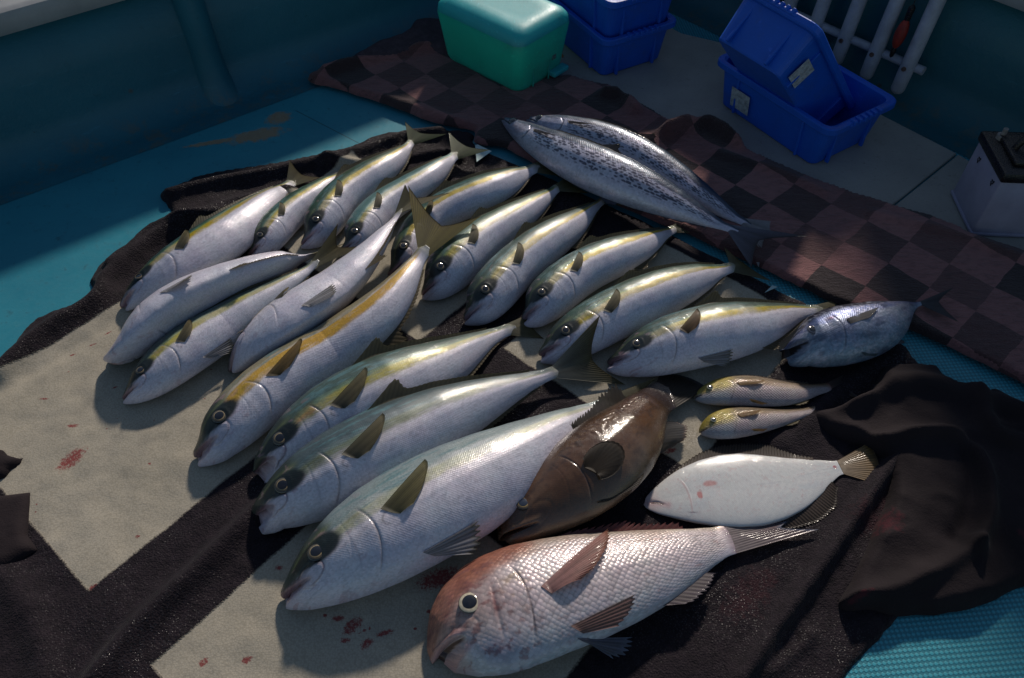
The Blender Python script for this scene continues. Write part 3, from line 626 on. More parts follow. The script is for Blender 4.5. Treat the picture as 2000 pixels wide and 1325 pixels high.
def bream_col(s,v,q,side,p):
    n=fbm(s*7,q*18,p['seed'],4)-.5; n2=fbm(s*40,q*70,p['seed']+5,4)-.5
    c=np.zeros(s.shape+(3,));c[:]=(.66,.60,.60)
    c=cmix(c,(.46,.50,.55),ss(-.3,-.8,v+n*.4)*.7); c=cmix(c,(.46,.37,.25),ss(.45,.95,v+n*.6)*.7)
    hd=1-ss(.22,.34,s+ (v-.1)*.02)
    c=cmix(c,(.34,.22,.19),hd*.55*ss(-.6,.0,v)); rd=ss(.0,.45,(v*1.05-.05)-(s-.02)*1.5+n*.5)*(1-ss(.30,.45,s)); c=cmix(c,(.34,.125,.075),np.clip(rd*1.2,0,1)*.92)
    c=cmix(c,(.40,.20,.14),ss(.22,.10,s)*ss(-.35,.1,v+n)*.6)
    c=cmix(c,(.46,.34,.31),ss(.11,.03,s)*ss(0,-.6,v)*.7)
    bl=ss(.06,.22,n2)*ss(.45,.2,s); c=cmix(c,(.24,.10,.09),bl*.7)
    c=cmix(c,(.62,.52,.36),gs(s-.295,.03)*gs(v-.15,.30)*ss(-.1,.2,n2)*.8)
    c=cmix(c,(.20,.06,.06),gs(s-(.225+.03*(v-.1)),.008)*gs(v-.0,.25)*.7)
    c=cmix(c,(.10,.07,.07),gs(s-(p['op']-.03*v*v),.0035)*ss(-.8,-.6,v)*(1-ss(.35,.55,v))*.7)
    c=cmix(c,(.13,.12,.22),gs(s-.20,.06)*gs(v+.72,.14)*ss(-.2,.2,n)*.7)
    c=cmix(c,(.18,.10,.07),gs(v-(.72-.25*ss(.34,.9,s)+.0),.012)*ss(.34,.38,s)*.8)
    c=cmix(c,(.40,.16,.13),ss(.18,.30,n2)*ss(.3,.4,s)*.35)
    sm_,q0,q1,wd,_=p['mouth']; qm=q0+(q1-q0)*np.clip(s/sm_,0,1); t=1-np.clip(s/sm_,0,1)
    c=cmix(c,(.34,.26,.29),ss(.945,.985,s)*.95)
    c=cmix(c,(.58,.36,.34),(gs(q-qm-.020,.009)+gs(q-qm+.020,.010))*(1-ss(sm_*.9,sm_*1.1,s))*.9); c=cmix(c,(.05,.02,.02),ss(1.0,.6,np.abs(q-qm)/(wd*(t*.7+.3)))*(1-ss(sm_*.85,sm_,s)))
    return c
COLF=dict(yellowtail=yellowtail_col,mackerel=mackerel_col,tuna=tuna_col,grunt=grunt_col,grouper=grouper_col,flounder=flounder_col,bream=bream_col)
MF=dict(yellowtail=mat_fish('yellowtail_skin',210,1.0,.30,.36,.10,.12,.55),mackerel=mat_fish('mackerel_skin',150,1,.3,.32,.35,.14),tuna=mat_fish('tuna_skin',120,1,.4,.33,.4,.2),
        grunt=mat_fish('grunt_skin',68,1.0,1.3,.33,.15,.14,.5,.35),grouper=mat_fish('grouper_skin',120,1,.12,.22,.0,.05,1.0),flounder=mat_fish('flounder_skin',150,1,.12,.26,.0,.04,.7),
        bream=mat_fish('bream_skin',76,1.0,.95,.34,.12,.16,.40,.50,rnd=.36,head=True))
MFIN=mat_vc('fin_membrane',.55,alpha=.45,coat=.12); MEYE=mat_vc('eye_glaze',.08,coat=1.0)

class Fish: pass
def build_fish(kind,name,label,cat,snout,pairs,base,roll=0,lift=None,tips=None,group=None,seed=0,flip=False,zt=(.02,.02),fork=.45,res=1.0,zg=.012,**opt):
    sp=dict(SP[kind]);sp.update(opt);sp['seed']=seed; k=sp['k'];hf=sp['h']
    n=len(pairs); mids=[snout]+[((d[0]+v[0])/2,(d[1]+v[1])/2) for d,v in pairs]+[base]
    lift=lift or [0,0,0]; ro=R(roll)
    zc=np.full(n+2,.05)
    for it in range(5):
        P=np.array([W(u,v,z) for (u,v),z in zip(mids,zc)])
        seg=np.linalg.norm(np.diff(P[:,:3],axis=0),axis=1); s=np.concatenate([[0],np.cumsum(seg)]);L=s[-1];s=s/L
        deg=min(5,n+1); wt=np.ones(n+2);wt[0]=3;wt[-1]=3
        cx=np.polyfit(s,P[:,0],deg,w=wt);cy=np.polyfit(s,P[:,1],deg,w=wt)
        lf=np.interp(s,[0,.5,1],lift)
        ratio=[]
        for j in range(1,n+1):
            h=.02;T=np.array([np.polyval(np.polyder(cx),s[j]),np.polyval(np.polyder(cy),s[j]),0]);T/=np.linalg.norm(T)
            dvx=W(*pairs[j-1][0],zc[j])-W(*pairs[j-1][1],zc[j]); N=dvx-T*(dvx@T);N[2]=0;N/=np.linalg.norm(N);Z=np.array([0,0,1.])
            sg=1
            N2=N*math.cos(ro)-Z*math.sin(ro);Z2=Z*math.cos(ro)+N*math.sin(ro)
            th=np.linspace(0,2*math.pi,48); C=np.array([P[j][0],P[j][1],zc[j]])
            ring=C+.05*(np.cos(th)[:,None]*N2+k*np.sin(th)[:,None]*Z2); pp=PX(ring)
            dv=np.array(pairs[j-1][0],float)-np.array(pairs[j-1][1],float);l=np.linalg.norm(dv);
            # extent normal to the projected axis
            ax=PX(C+T*.01)[0]-PX(C-T*.01)[0];ax/=np.linalg.norm(ax);nn=np.array([-ax[1],ax[0]])
            ext=(pp@nn).max()-(pp@nn).min(); ratio.append(.05*abs(dv@nn)/ext/(hf(s[j])*L))
        ratio=np.array(ratio); wts=np.array([hf(x) for x in s[1:-1]])
        rc=np.polyfit(s[1:-1],ratio,min(3,n-1),w=wts); rf=lambda x:np.clip(np.polyval(rc,np.clip(x,s[1]*.8,s[-2])),ratio.min()*.95,ratio.max()*1.05)
        A=np.array([hf(x)*rf(x)*L for x in s]); B=k*A
        zc=zg+np.sqrt((B*math.cos(ro))**2+(A*math.sin(ro))**2)*.97+lf
    f=Fish(); f.L=L; f.k=k; f.h=lambda x:hf(x)*rf(x)*L
    def frame(x):
        x=np.atleast_1d(np.asarray(x,float)); xx=np.clip(x,0,1)
        C=np.stack([np.polyval(cx,xx),np.polyval(cy,xx)],-1)
        T=np.stack([np.polyval(np.polyder(cx),xx),np.polyval(np.polyder(cy),xx)],-1)
        C=C+T*(x-xx)[:,None]
        T=np.concatenate([T,np.zeros((len(x),1))],1);T/=np.linalg.norm(T,axis=1)[:,None]
        sg=1 if np.cross(f.T0,f.N0)[2]>0 else -1
        N=np.stack([-T[:,1],T[:,0],0*x],-1)*sg
        A=f.h(xx); B=k*A*(1-(.93 if kind in('bream','grouper') else .75)*ss(.84,1,xx))
        z=zg+np.sqrt((k*A*math.cos(ro))**2+(A*math.sin(ro))**2)*.97+np.interp(xx,[0,.25,.5,.75,1],np.interp([0,.25,.5,.75,1],[0,.5,1],lift))
        C=np.concatenate([C,z[:,None]],1); Z=np.zeros_like(N);Z[:,2]=1
        N2=N*math.cos(ro)-Z*math.sin(ro);Z2=Z*math.cos(ro)+N*math.sin(ro)
        return C,T,N2,Z2,A,B
    f.T0=T;f.N0=N
    f.frame=frame
    def surf(x,v,off=0.0):
        C,T,N,Z,A,B=frame(x); v=np.atleast_1d(v)
        return C+N*(A*v)[:,None]+Z*(B*np.sqrt(np.clip(1-v*v,0,1))+off)[:,None]
    f.surf=surf
    # body rings
    ns=int(330*res);m=int(128*res)
    u=np.linspace(0,1,ns); sv=u*.55+u**2.2*.45
    th=np.linspace(0,2*math.pi,m,endpoint=False)
    C,T,N,Z,A,B=frame(sv)
    S,TH=np.meshgrid(sv,th,indexing='ij'); v=np.cos(TH);side=np.sin(TH); hA=A[:,None]/L; q=v*hA
    sm_,q0,q1,wd,dep=sp['mouth']; t=np.clip(S/sm_,0,1); qm=(q0+(q1-q0)*t**1.5)
    gape=sp.get('gape',0.0); ww=wd*(.5+.5*(1-t))+gape*(1-t)
    mo=np.exp(-np.abs((q-qm)/ww)**(2+2*(gape>0)))*(1-ss(sm_*.85,sm_,S))
    tipn=np.exp(-((q-(q0))/(.0055+gape*.3))**2)*(1-ss(.0,.035,S)) if kind!='flounder' else 0*S
    scale=1-np.clip(mo*(dep*ss(1.05,0,t)*.9+.06+(.6 if gape>0 else 0)*(1-t)),0,.93)
    so=sp['op']-.055*(v+.05)**2; lim=ss(-.92,-.65,v)*(1-ss(.42,.62,v))
    disp=(.0024*gs(S-so+.012,.018)*(S<so)-.0030*gs(S-so-.001,.0030))*lim*(.6+.8*vn(v*5,v*0+seed,seed))
    disp=disp-.0009*gs(S-(so-.062+.03*v),.003)*lim
    if kind in('yellowtail','grouper','bream'):
        ex=(S-sm_*1.0)/(sm_*.36);ey=(q-q1*.6)/(.022 if kind=='yellowtail' else .032); r=np.sqrt(ex**2+ey**2)
        disp=disp+(.0022*ss(1.1,.8,r)-.0022*gs(r-1.12,.10))*ss(-1.3,-.6,ex)*(.4 if kind=='grouper' else 1)
    if kind=='grouper': disp=disp+.010*gs(q-qm-.016,.010)*(1-ss(.12,.17,S))+.010*gs(q-qm+.022,.012)*(1-ss(.11,.16,S))
    if kind=='grouper':   # loose skin folds along the back
        disp=disp+.0022*np.sin(S*150+3*fbm(S*12,q*30,4,3)*6)*gs(v-.50,.16)*ss(.35,.45,S)*(1-ss(.80,.88,S))*1.5
    if kind=='flounder': disp=disp+.004*gs(q,.012)*ss(.3,.5,S)
    if kind=='bream':
        disp=disp+.014*gs(q-qm-.019,.009)*(1-ss(.09,.13,S))+.013*gs(q-qm+.020,.010)*(1-ss(.08,.12,S))-.006*gs(q-qm-.034,.006)*(1-ss(.09,.13,S))-.006*gs(S-(.225+.03*v),.006)*ss(-.7,-.4,v)*(1-ss(.2,.4,v))
        disp=disp+.004*(fbm(S*30,q*30,9,3)-.5)*(1-ss(.30,.36,S))
    er=None
    if sp['eye']:
        es,ev,eR=sp['eye']; he=float(f.h(np.array([es]))[0])/L
        de=np.sqrt((S-es)**2+((np.arccos(np.clip(v,-1,1))-math.acos(ev))*he*.9)**2)
        disp=disp+.0016*gs(de-eR*1.15,eR*.25)
    disp=disp+.0008*(fbm(S*40,TH*6,seed+3,3)-.5)
    f2=scale*(1+disp/np.maximum(hA,.012))
    # slightly keeled section
    sq=1-.05*np.abs(np.sin(2*TH))*(kind!='flounder')
    if kind=='flounder': sq=1+.10*np.abs(np.sin(2*TH))
    te=(1-.55*ss(.972,1,S)); a=A[:,None]*v*f2*sq*te; b=B[:,None]*side*f2*sq*te**1.5
    V=C[:,None,:]+N[:,None,:]*a[...,None]+Z[:,None,:]*b[...,None]
    V=V+T[:,None,:]*(tipn*sp.get('notch',.020)*L)[...,None]
    if gape>0: V=V-N[:,None,:]*(ss(0,.010,qm-q)*(1-t)**.8*gape*1.4*L)[...,None]+T[:,None,:]*(ss(0,.010,qm-q)*(1-t)*gape*.8*L)[...,None]
    V[...,2]=np.maximum(V[...,2],zg*.6)
    sp['aspect']=1
    col=COLF[kind](S,v,q,side,sp)
    V=V.reshape(-1,3);Fc=gridfaces(ns,m,True)
    uv=np.stack([S.ravel(),(np.sin(TH-math.pi/2)*0+ (TH if True else 0)).ravel()*hA.mean()*1.15],-1)
    c0=V[:m].mean(0);c1=V[-m:].mean(0);nV=len(V)
    V=np.vstack([V,c0-T[0]*.0015*0,c1]);col=np.vstack([col.reshape(-1,3),col[0].mean(0)[None],col[-1].mean(0)[None]]);uv=np.vstack([uv,uv[0],uv[-1]])
    i=np.arange(0,m,2);
    capf=np.stack([np.full(len(i),nV),(i+2)%m,(i+1)%m,i],-1);capl=np.stack([np.full(len(i),nV+1),i+(ns-1)*m,(i+1)%m+(ns-1)*m,(i+2)%m+(ns-1)*m],-1)
    Fc=np.vstack([Fc,capf,capl])
    if np.dot(np.cross(V[m]-V[0],V[1]-V[0]),V[0]-C[0])<0: Fc=Fc[:,::-1]
    cc=C[len(C)//2]; root=empty(name,(cc[0],cc[1],zg),label=label,cat=cat,group=group)
    f.body=mesh('body',V,np.ascontiguousarray(Fc),MF[kind],root,col,uv); f.root=root;f.sp=sp;f.kind=kind
    if sp['eye']: eye(f,es,ev,eR*L*sp.get('eyek',.93 if (kind=='yellowtail' and L<.6) else 1))
    if tips: caudal(f,tips,zt,fork,sp)
    return f
def eye(f,s,v,r):
    C,T,N,Z,A,B=[a[0] for a in f.frame(s)]; sn=math.sqrt(1-v*v)
    p=C+N*A*v*.985+Z*B*sn*.985; n=N*v/A+Z*sn/B; n/=np.linalg.norm(n); t=T-n*(T@n);t/=np.linalg.norm(t);b=np.cross(n,t)
    K=f.kind; nr=26;m=36
    pal={'yellowtail':((.018,.018,.014),(.075,.060,.034),(.27,.21,.11)),'mackerel':((.05,.05,.06),(.08,.08,.09),(.12,.12,.13)),'tuna':((.10,.10,.12),(.05,.05,.07),(.25,.25,.28)),
         'grunt':((.10,.09,.03),(.30,.30,.22),(.5,.5,.4)),'grouper':((.05,.035,.022),(.10,.075,.04),(.34,.24,.08)),'bream':((.10,.06,.03),(.56,.50,.37),(.05,.03,.02))}[K]
    V=[];col=[]
    for i in range(nr):
        u=i/(nr-1); rr=r*u; hz=.0005+r*.30*math.sqrt(max(0,1-u*u*.98))-r*.08
        for j in range(m):
            a=2*math.pi*j/m; V.append(p+t*rr*math.cos(a)+b*rr*math.sin(a)+n*hz)
            jn=.8+.4*vn(j*.9,u*3,3)
            if K=='bream': c=pal[1] if u>.66 else pal[2]; c=pal[0] if u>.93 else c
            elif u>.88: c=pal[0]
            elif u>.68: c=pal[1]
            elif u>.58: c=pal[2]
            else: c=pal[0]
            col.append([k*float(jn) for k in c])
    e=mesh('eye',V,gridfaces(nr,m,True),MEYE,f.root,col)
    V=[];col=[];pr=r*(.575 if K not in('bream','grunt','mackerel','tuna') else .60)
    for i in range(8):
        u=i/7; rr=pr*u; hz=.0009+r*.30*math.sqrt(max(0,1-(rr/r)**2))-r*.08
        for j in range(24):
            a=2*math.pi*j/24; V.append(p+t*rr*math.cos(a)*1.05+b*rr*math.sin(a)+n*hz); col.append((.004,.004,.007))
    mesh('pupil',V,gridfaces(8,24,True),MEYE,e,[(.018,.025,.045) for _ in V] if K=='grouper' else col)
def fin(f,name,Rt,Tp,c0,c1,rays=18,bow=0.0,bowdir=None,thick=.0012,rip=.0006,m=14,jag=.0,edge=None,parent=None,nu=None,mat=None):
    """membrane between a root curve Rt and a tip curve Tp (n x 3)"""
    Rt=np.asarray(Rt,float);Tp=np.asarray(Tp,float)
    nu=nu or max(40,rays*3)
    g=np.linspace(0,1,len(Rt));g2=np.linspace(0,1,len(Tp));uu=np.linspace(0,1,nu);uo=uu
    Ri=np.stack([np.interp(uu,g,Rt[:,i]) for i in range(3)],-1);Ti=np.stack([np.interp(uu,g2,Tp[:,i]) for i in range(3)],-1)
    if len(Tp)<10:
        kk=max(3,nu//5|1); kr=np.hanning(kk+2)[1:-1];kr/=kr.sum()
        Ti=np.stack([np.convolve(np.pad(Ti[:,i],kk//2,mode='reflect',reflect_type='odd'),kr,'same')[kk//2:kk//2+nu] for i in range(3)],-1)
    ray=.5+.5*np.cos(2*math.pi*rays*uu)
    if jag: Ti=Ri+(Ti-Ri)*(1-jag*(1-ray)*(.5+vn(uu*rays,uu*0,7)))[:,None]
    w=np.linspace(0,1,m);P=Ri[:,None,:]+(Ti-Ri)[:,None,:]*w[None,:,None]
    if bowdir is not None: P=P+np.asarray(bowdir)[None,None,:]*(bow*np.sin(math.pi*w*.85))[None,:,None]
    du=np.gradient(P,axis=0);dw=np.gradient(P,axis=1);Nn=np.cross(du,dw);Nn/=np.linalg.norm(Nn,axis=2)[...,None]+1e-12
    if Nn[...,2].mean()<0: Nn=-Nn
    P=P+Nn*(rip*(ray[:,None]-.5)*np.sqrt(w)[None,:])[...,None]
    th=thick*(1-.75*w)[None,:,None]*np.ones((nu,1,1)); th=th*(.35+.65*np.sin(math.pi*np.clip(uu,.02,.98))[:,None,None]**.5)
    top=P+Nn*th*.5;bot=P-Nn*th*.5
    V=np.vstack([top.reshape(-1,3),bot.reshape(-1,3)]);F1=gridfaces(nu,m);n0=nu*m
    Fs=[F1,F1[:,::-1]+n0]
    idx=np.arange(n0).reshape(nu,m); bd=np.concatenate([idx[0,:],idx[1:,-1],idx[-1,-2::-1],idx[-2:0:-1,0]])
    b2=np.roll(bd,-1);Fs.append(np.stack([bd,b2,b2+n0,bd+n0],-1))
    c0=np.array(c0);c1=np.array(c1);W_=w[None,:,None]*np.ones((nu,1,1))
    if np.cross(du,dw)[...,2].mean()>0: Fs=[q[:,::-1] for q in Fs]
    c=c0*(1-W_)+c1*W_; c=c*(.62+.55*ray[:,None,None]*(.6+.4*np.sqrt(W_)))
    if edge is not None: c=c*(1-ss(.86,1,W_))+np.array(edge)*ss(.86,1,W_)
    c=c*(.8+.4*vn(uu*9,uu*0,11))[:,None,None]
    c=np.vstack([c.reshape(-1,3)]*2)
    return mesh(name,V,np.ascontiguousarray(np.vstack(Fs)),mat or MFIN,parent or f.root,c)
def caudal(f,tips,zt,fork,sp):
    C,T,N,Z,A,B=[a[0] for a in f.frame(.972)]
    a=C+N*A*.97;b=C-N*A*.97
    t1=W(tips[0][0],tips[0][1],zt[0]);t2=W(tips[1][0],tips[1][1],zt[1])
    if np.linalg.norm(t1-a)+np.linalg.norm(t2-b)>np.linalg.norm(t2-a)+np.linalg.norm(t1-b): t1,t2=t2,t1
    c=C; md=(t1+t2)/2; LL=(np.linalg.norm(t1-c)+np.linalg.norm(t2-c))/2; fk=c+(md-c)*min(fork,.3)+T*LL*.30; fk[2]=c[2]*.5+.5*(md[2]*.5+c[2]*.5)
    tip=[];nn=40
    for i in range(nn+1):
        u=i/nn
        if u<.5: w=(u/.5); p=t1+(fk-t1)*w**.8; p=p+(c-p)*.07*math.sin(math.pi*w)
        else: w=((u-.5)/.5); p=fk+(t2-fk)*(w**1.25); p=p+(c-p)*.07*math.sin(math.pi*w)
        tip.append(p)
    tip=np.array(tip)
    if sp.get('tailround'):
        tip=[];R_=np.linalg.norm(md-c)
        for i in range(nn+1):
            u=i/nn;p=t1+(t2-t1)*u;d=(md-c)/R_; p=p+d*R_*sp['tailround']*math.sin(math.pi*u);tip.append(p)
        tip=np.array(tip)
    root=np.array([a+(b-a)*i/20 for i in range(21)])
    c0,c1,ed=sp.get('tailcol',((.20,.20,.13),(.17,.13,.035),(.10,.075,.02)))
    # lobes swell outwards along their leading edges
    o=fin(f,'tail_fin',root,tip,c0,c1,rays=sp.get('tailrays',26),thick=.0030,rip=.0007,m=26,edge=ed,nu=110)
    return o

YT_G='yellowtails laid side by side on the rug'
OL=((.10,.10,.075),(.24,.20,.10),(.26,.21,.11))
def yt_fins(f,pec=True,dorsal=True,anal=True,pel=False,pcol=OL,lobe=None,pl=1.0,pelk=1.0,alobe=False):
    L=f.L; C,T,N,Z,A,B=f.frame([.3]); 
    if pec:
        pl=pl*(.9 if L<.6 else 1.0);s0=np.array([.290,.297,.305,.314,.323]);v0=np.array([.20,.13,.05,-.02,-.07])
        if L<.6: s0=np.array([.290,.296,.302,.308,.314]);v0=np.array([.17,.11,.05,-.01,-.06])
        rt=f.surf(s0,v0,.001)
        s1=np.array([.436,.438,.428,.410,.386,.358]);s1=.30+(s1-.30)*pl;v1=np.array([.64,.56,.42,.26,.10,-.04])
        if L<.6: s1=.30+(np.array([.404,.405,.400,.391,.378,.356])-.30)*pl;v1=np.array([.70,.56,.43,.30,.17,.04])
        tp=f.surf(s1,v1,0)
        tp=tp+f.frame([.35])[3]*np.array([.009,.009,.008,.006,.004,.003])[:,None]*L*.9
        fin(f,'pectoral_fin',rt,tp,pcol[0],pcol[1],rays=13,edge=pcol[2],bow=.006*L,bowdir=f.frame([.33])[3][0],thick=.0009)
    if dorsal:
        s=np.linspace(.40,.90,60);C,T,N,Z,A,B=f.frame(s); h=(.006+.046*np.exp(-((s-.475)/.030)**2)*(lobe or .55)*.75*(s>.0)+.010*(1-ss(.55,.9,s)))*L*ss(.40,.44,s)
        rt=C+N*(A*.93)[:,None]+Z*(B*.25)[:,None]; tp=rt+N*h[:,None]+T*(h*.9)[:,None]+Z*(h*.25)[:,None]
        fin(f,'dorsal_fin',rt,tp,(.10,.10,.065),(.16,.13,.06),rays=34,jag=.06,edge=(.17,.15,.09),thick=.0016,m=8,nu=170)
    if anal:
        s=np.linspace(.60,.91,50);C,T,N,Z,A,B=f.frame(s); h=(.007+(.040 if alobe else .020)*np.exp(-((s-.64)/.028)**2)+.006*(1-ss(.7,.9,s)))*L*ss(.60,.625,s)
        rt=C-N*(A*.94)[:,None]+Z*(B*.15)[:,None]; tp=rt-N*h[:,None]+T*(h*1.1)[:,None]-Z*(h*.1)[:,None]
        fin(f,'anal_fin',rt,tp,(.12,.10,.06),(.14,.10,.04),rays=22,jag=.22,edge=(.13,.10,.05),thick=.0015,m=8,nu=120)
    if pel:
        s0=np.array([.330,.337,.345,.352]);v0=np.array([-.80,-.84,-.88,-.92]);rt=f.surf(s0,v0,-.001)
        s1=.34+(np.array([.475,.470,.455,.430])-.34)*pelk; v1=np.array([-.80,-.93,-1.0,-1.0]);C,T,N,Z,A,B=f.frame(s1)
        tp=C+N*(A*v1*np.array([1,1.02,1.14,1.22]))[:,None]+Z*(B*np.array([.62,.48,.40,.36]))[:,None]
        fin(f,'pelvic_fin',rt,tp,(.50,.50,.55),(.36,.36,.40),rays=6,jag=.12,edge=(.22,.20,.14),thick=.0018,rip=.0009)
GR=dict(green=(.15,.25,.075),gk=.95,yel=(.42,.32,.012),yk=1.35,back=(.010,.038,.042),bk=.85,patch=(.34,.27,.05),pk=1.0)
def yt(label,snout,pairs,base,fins=None,**kw):
    o=dict(GR,roll=-24);rj=random.Random(kw.get('seed',0)*7+1);o['green']=tuple(g*rj.uniform(.8,1.15) for g in o['green']);o['yk']=rj.uniform(.8,1.3);o['back']=tuple(g*rj.uniform(.7,1.3) for g in o['back']);o['roll']=-24+rj.uniform(-5,5);o['notch']=rj.uniform(.018,.034);o['gape']=rj.choice([0,0,.005,.009]);o.update(kw)
    f=build_fish('yellowtail','yellowtail',label,'fish',snout,pairs,base,group=YT_G,**o); yt_fins(f,**(fins or {})); return f
D=lambda *a:[((a[i],a[i+1]),(a[i+2],a[i+3])) for i in range(0,len(a),4)]
# back row
yt('small yellowtail at the far left end of the row, against the bunched dark rug',(236,603),D(258,540,310,588,305,490,375,562,360,455,435,530,415,420,490,485,470,390,530,435,520,367,556,395,553,355,570,370),(578,352),tips=((566,313),(625,347)),zt=(.045,.02),seed=1,res=.8,roll=-6,fins=dict(pl=.9))
yt('pale yellowtail rolled belly up, second from the left with its eyes hidden',(208,702),D(228,645,290,692,262,598,350,652,320,560,410,615,390,530,470,585,460,508,530,555,540,495,580,527),(620,497),tips=((665,480),(690,470)),zt=(.01,.01),roll=58,seed=2,res=.9,eyek=.8,yk=.2,fins=dict(pec=False,dorsal=False,anal=True,pel=True),lift=[0,0,.02])
yt('green-backed yellowtail just right of the belly-up one, its flank brightly lit',(240,783),D(265,715,300,780,305,670,370,745,355,630,425,705,410,600,475,670,470,573,525,625,530,550,565,585,580,525,597,545),(622,508),tips=((660,437),(714,480)),zt=(.10,.06),seed=3,res=.9,lift=[0,0,.05],yel=(.44,.40,.08),green=(.30,.40,.18),roll=-14,fins=dict(pl=1.0,pel=True))
yt('white-bellied yellowtail lying just left of the golden-striped fish',(447,727),D(462,655,510,710,500,612,575,672,555,572,640,632,610,540,690,590,665,505,725,545,710,472,748,495,755,430,770,450),(784,408),tips=((791,360),(882,376)),zt=(.12,.10),seed=4,res=1,lift=[0,.01,.075],roll=30,green=(.32,.44,.38),fins=dict(dorsal=False,anal=True,alobe=True,pl=.8,pel=True))
yt('large yellowtail with golden orange back stripe and upright tail, centre left',(378,895),D(395,820,450,890,440,758,520,850,510,702,595,790,590,652,668,737,660,608,735,685,720,570,785,640,765,535,808,580,800,500,822,520),(836,482),tips=((797,363),(940,422)),zt=(.16,.12),seed=5,res=1.15,roll=-18,bw=.16,lift=[0,0,.085],yel=(.50,.30,.03),yk=1.25,green=(.40,.36,.24),gk=.6,back=(.22,.19,.08),patch=(.40,.27,.03),pk=1.4,fork=.25,tailcol=((.22,.19,.06),(.22,.17,.03),(.14,.10,.02)),fins=dict(pcol=((.10,.07,.02),(.22,.13,.03),(.16,.12,.04)),alobe=True,dorsal=False))
yt('small yellowtail squeezed in second place of the far row, only a dark eye mask showing',(483,500),D(492,455,535,497,512,422,570,465,545,393,602,430,590,365,637,400,630,347,662,370),(692,333),tips=((716,322),(722,345)),zt=(.01,.01),seed=6,res=.75,fins=dict(pl=.9,dorsal=False))
yt('small yellowtail with raised green tail touching the turquoise deck, third of the far row',(588,480),D(592,430,640,475,615,390,682,435,650,350,718,395,695,324,750,368,740,303,782,342,775,287,796,308),(808,273),tips=((791,238),(873,262)),zt=(.06,.045),seed=7,res=.8,lift=[0,0,.02],yk=1.1,tailcol=((.13,.16,.08),(.055,.095,.03),(.05,.07,.03)))
yt('small yellowtail with bluish green back behind the raised tail lobes, fourth of the far row',(660,495),D(672,450,717,495,695,408,757,455,735,372,798,415,780,348,838,385,825,325,870,355,862,307,884,325),(895,300),tips=((876,258),(958,293)),zt=(.05,.045),seed=8,res=.8,lift=[0,0,.02],green=(.26,.44,.36),back=(.04,.13,.13),yk=.7,tailcol=((.13,.16,.08),(.055,.095,.03),(.05,.07,.03)))
yt('small yellowtail whose face is covered by a raised olive tail, fifth of the far row',(758,540),D(772,470,815,520,805,415,857,462,850,375,912,430,905,352,957,410,955,338,1002,390,1000,328,1027,355),(1055,326),tips=((1092,302),(1095,345)),zt=(.03,.02),seed=9,res=.85,lift=[0,0,.01])
yt('yellowtail with its snout touching the tail stalk of the golden-striped fish',(823,578),D(832,520,872,583,862,475,925,548,905,440,977,500,960,413,1017,462,1010,392,1052,430,1055,373,1075,397),(1094,363),tips=((1118,340),(1150,378)),zt=(.03,.02),seed=10,res=.85,lift=[0,0,.01],yk=.7)
yt('yellowtail with a broad olive stripe under the spotted mackerel belly, its head over dark plush',(906,627),D(912,570,960,630,945,520,1007,590,990,478,1057,540,1045,442,1102,497,1100,418,1142,457,1145,400,1162,420),(1184,388),tips=((1205,365),(1222,402)),zt=(.03,.02),seed=11,res=.9,yk=1.2,back=(.03,.07,.07))
yt('yellowtail with a dark red mouth just above the tapering stalk of a larger one',(1018,625),D(1024,578,1067,635,1055,535,1117,602,1100,502,1168,567,1155,475,1217,540,1215,461,1264,510,1270,450,1299,475),(1327,445),tips=((1352,418),(1385,456)),zt=(.03,.02),seed=12,res=.9,lips=1)
yt('yellowtail whose cheek is crossed by a tall olive tail lobe',(1051,695),D(1062,650,1107,705,1100,615,1163,692,1150,582,1227,657,1215,550,1292,628,1280,530,1352,598,1350,520,1396,560),(1440,520),tips=((1414,482),(1508,550)),zt=(.05,.02),seed=13,res=.95,lift=[0,0,.012])
yt('rightmost yellowtail, orange breast fin, its tail behind the small tuna',(1184,710),D(1200,670,1237,735,1245,640,1297,733,1305,613,1357,722,1370,593,1422,708,1440,588,1482,686,1510,590,1537,650,1560,594,1577,622),(1608,606),tips=((1640,585),(1655,620)),zt=(.01,.01),seed=14,res=1.0,back=(.025,.055,.055),fins=dict(pcol=((.09,.05,.02),(.20,.095,.03),(.16,.10,.05)),lobe=.9,pel=True),roll=-16)
# large ones in front
yt('large green-backed yellowtail with an orange gill patch and gaping mouth, behind the third large fish',(490,925),D(520,840,592,918,580,778,665,890,650,730,750,850,740,693,828,812,830,668,890,757,910,652,945,700,965,640,981,664),(1008,640),tips=((1062,600),(1062,662)),zt=(.01,.01),seed=15,res=1.15,green=(.13,.21,.12),gk=1.0,yel=(.34,.31,.06),yk=1.0,back=(.05,.085,.08),patch=(.42,.24,.01),pk=1.8,gape=.03,roll=-24,fins=dict(lobe=1.0))
yt('large slate-blue yellowtail with an open mouth, between the gaping one and the biggest',(487,1012),D(530,925,577,1030,600,865,662,1003,690,812,768,960,780,775,863,900,870,752,932,850,960,737,1000,797,1030,727,1052,757),(1098,722),tips=((1172,615),(1222,752)),zt=(.10,.012),seed=16,res=1.2,lift=[0,0,.02],green=(.14,.20,.20),gk=1.0,yel=(.20,.22,.10),yk=.6,back=(.055,.085,.095),patch=(.10,.11,.06),pk=.8,gape=.022,roll=-24,fork=.30,fins=dict(lobe=1.0),tailcol=((.28,.30,.28),(.15,.12,.035),(.11,.08,.02)))
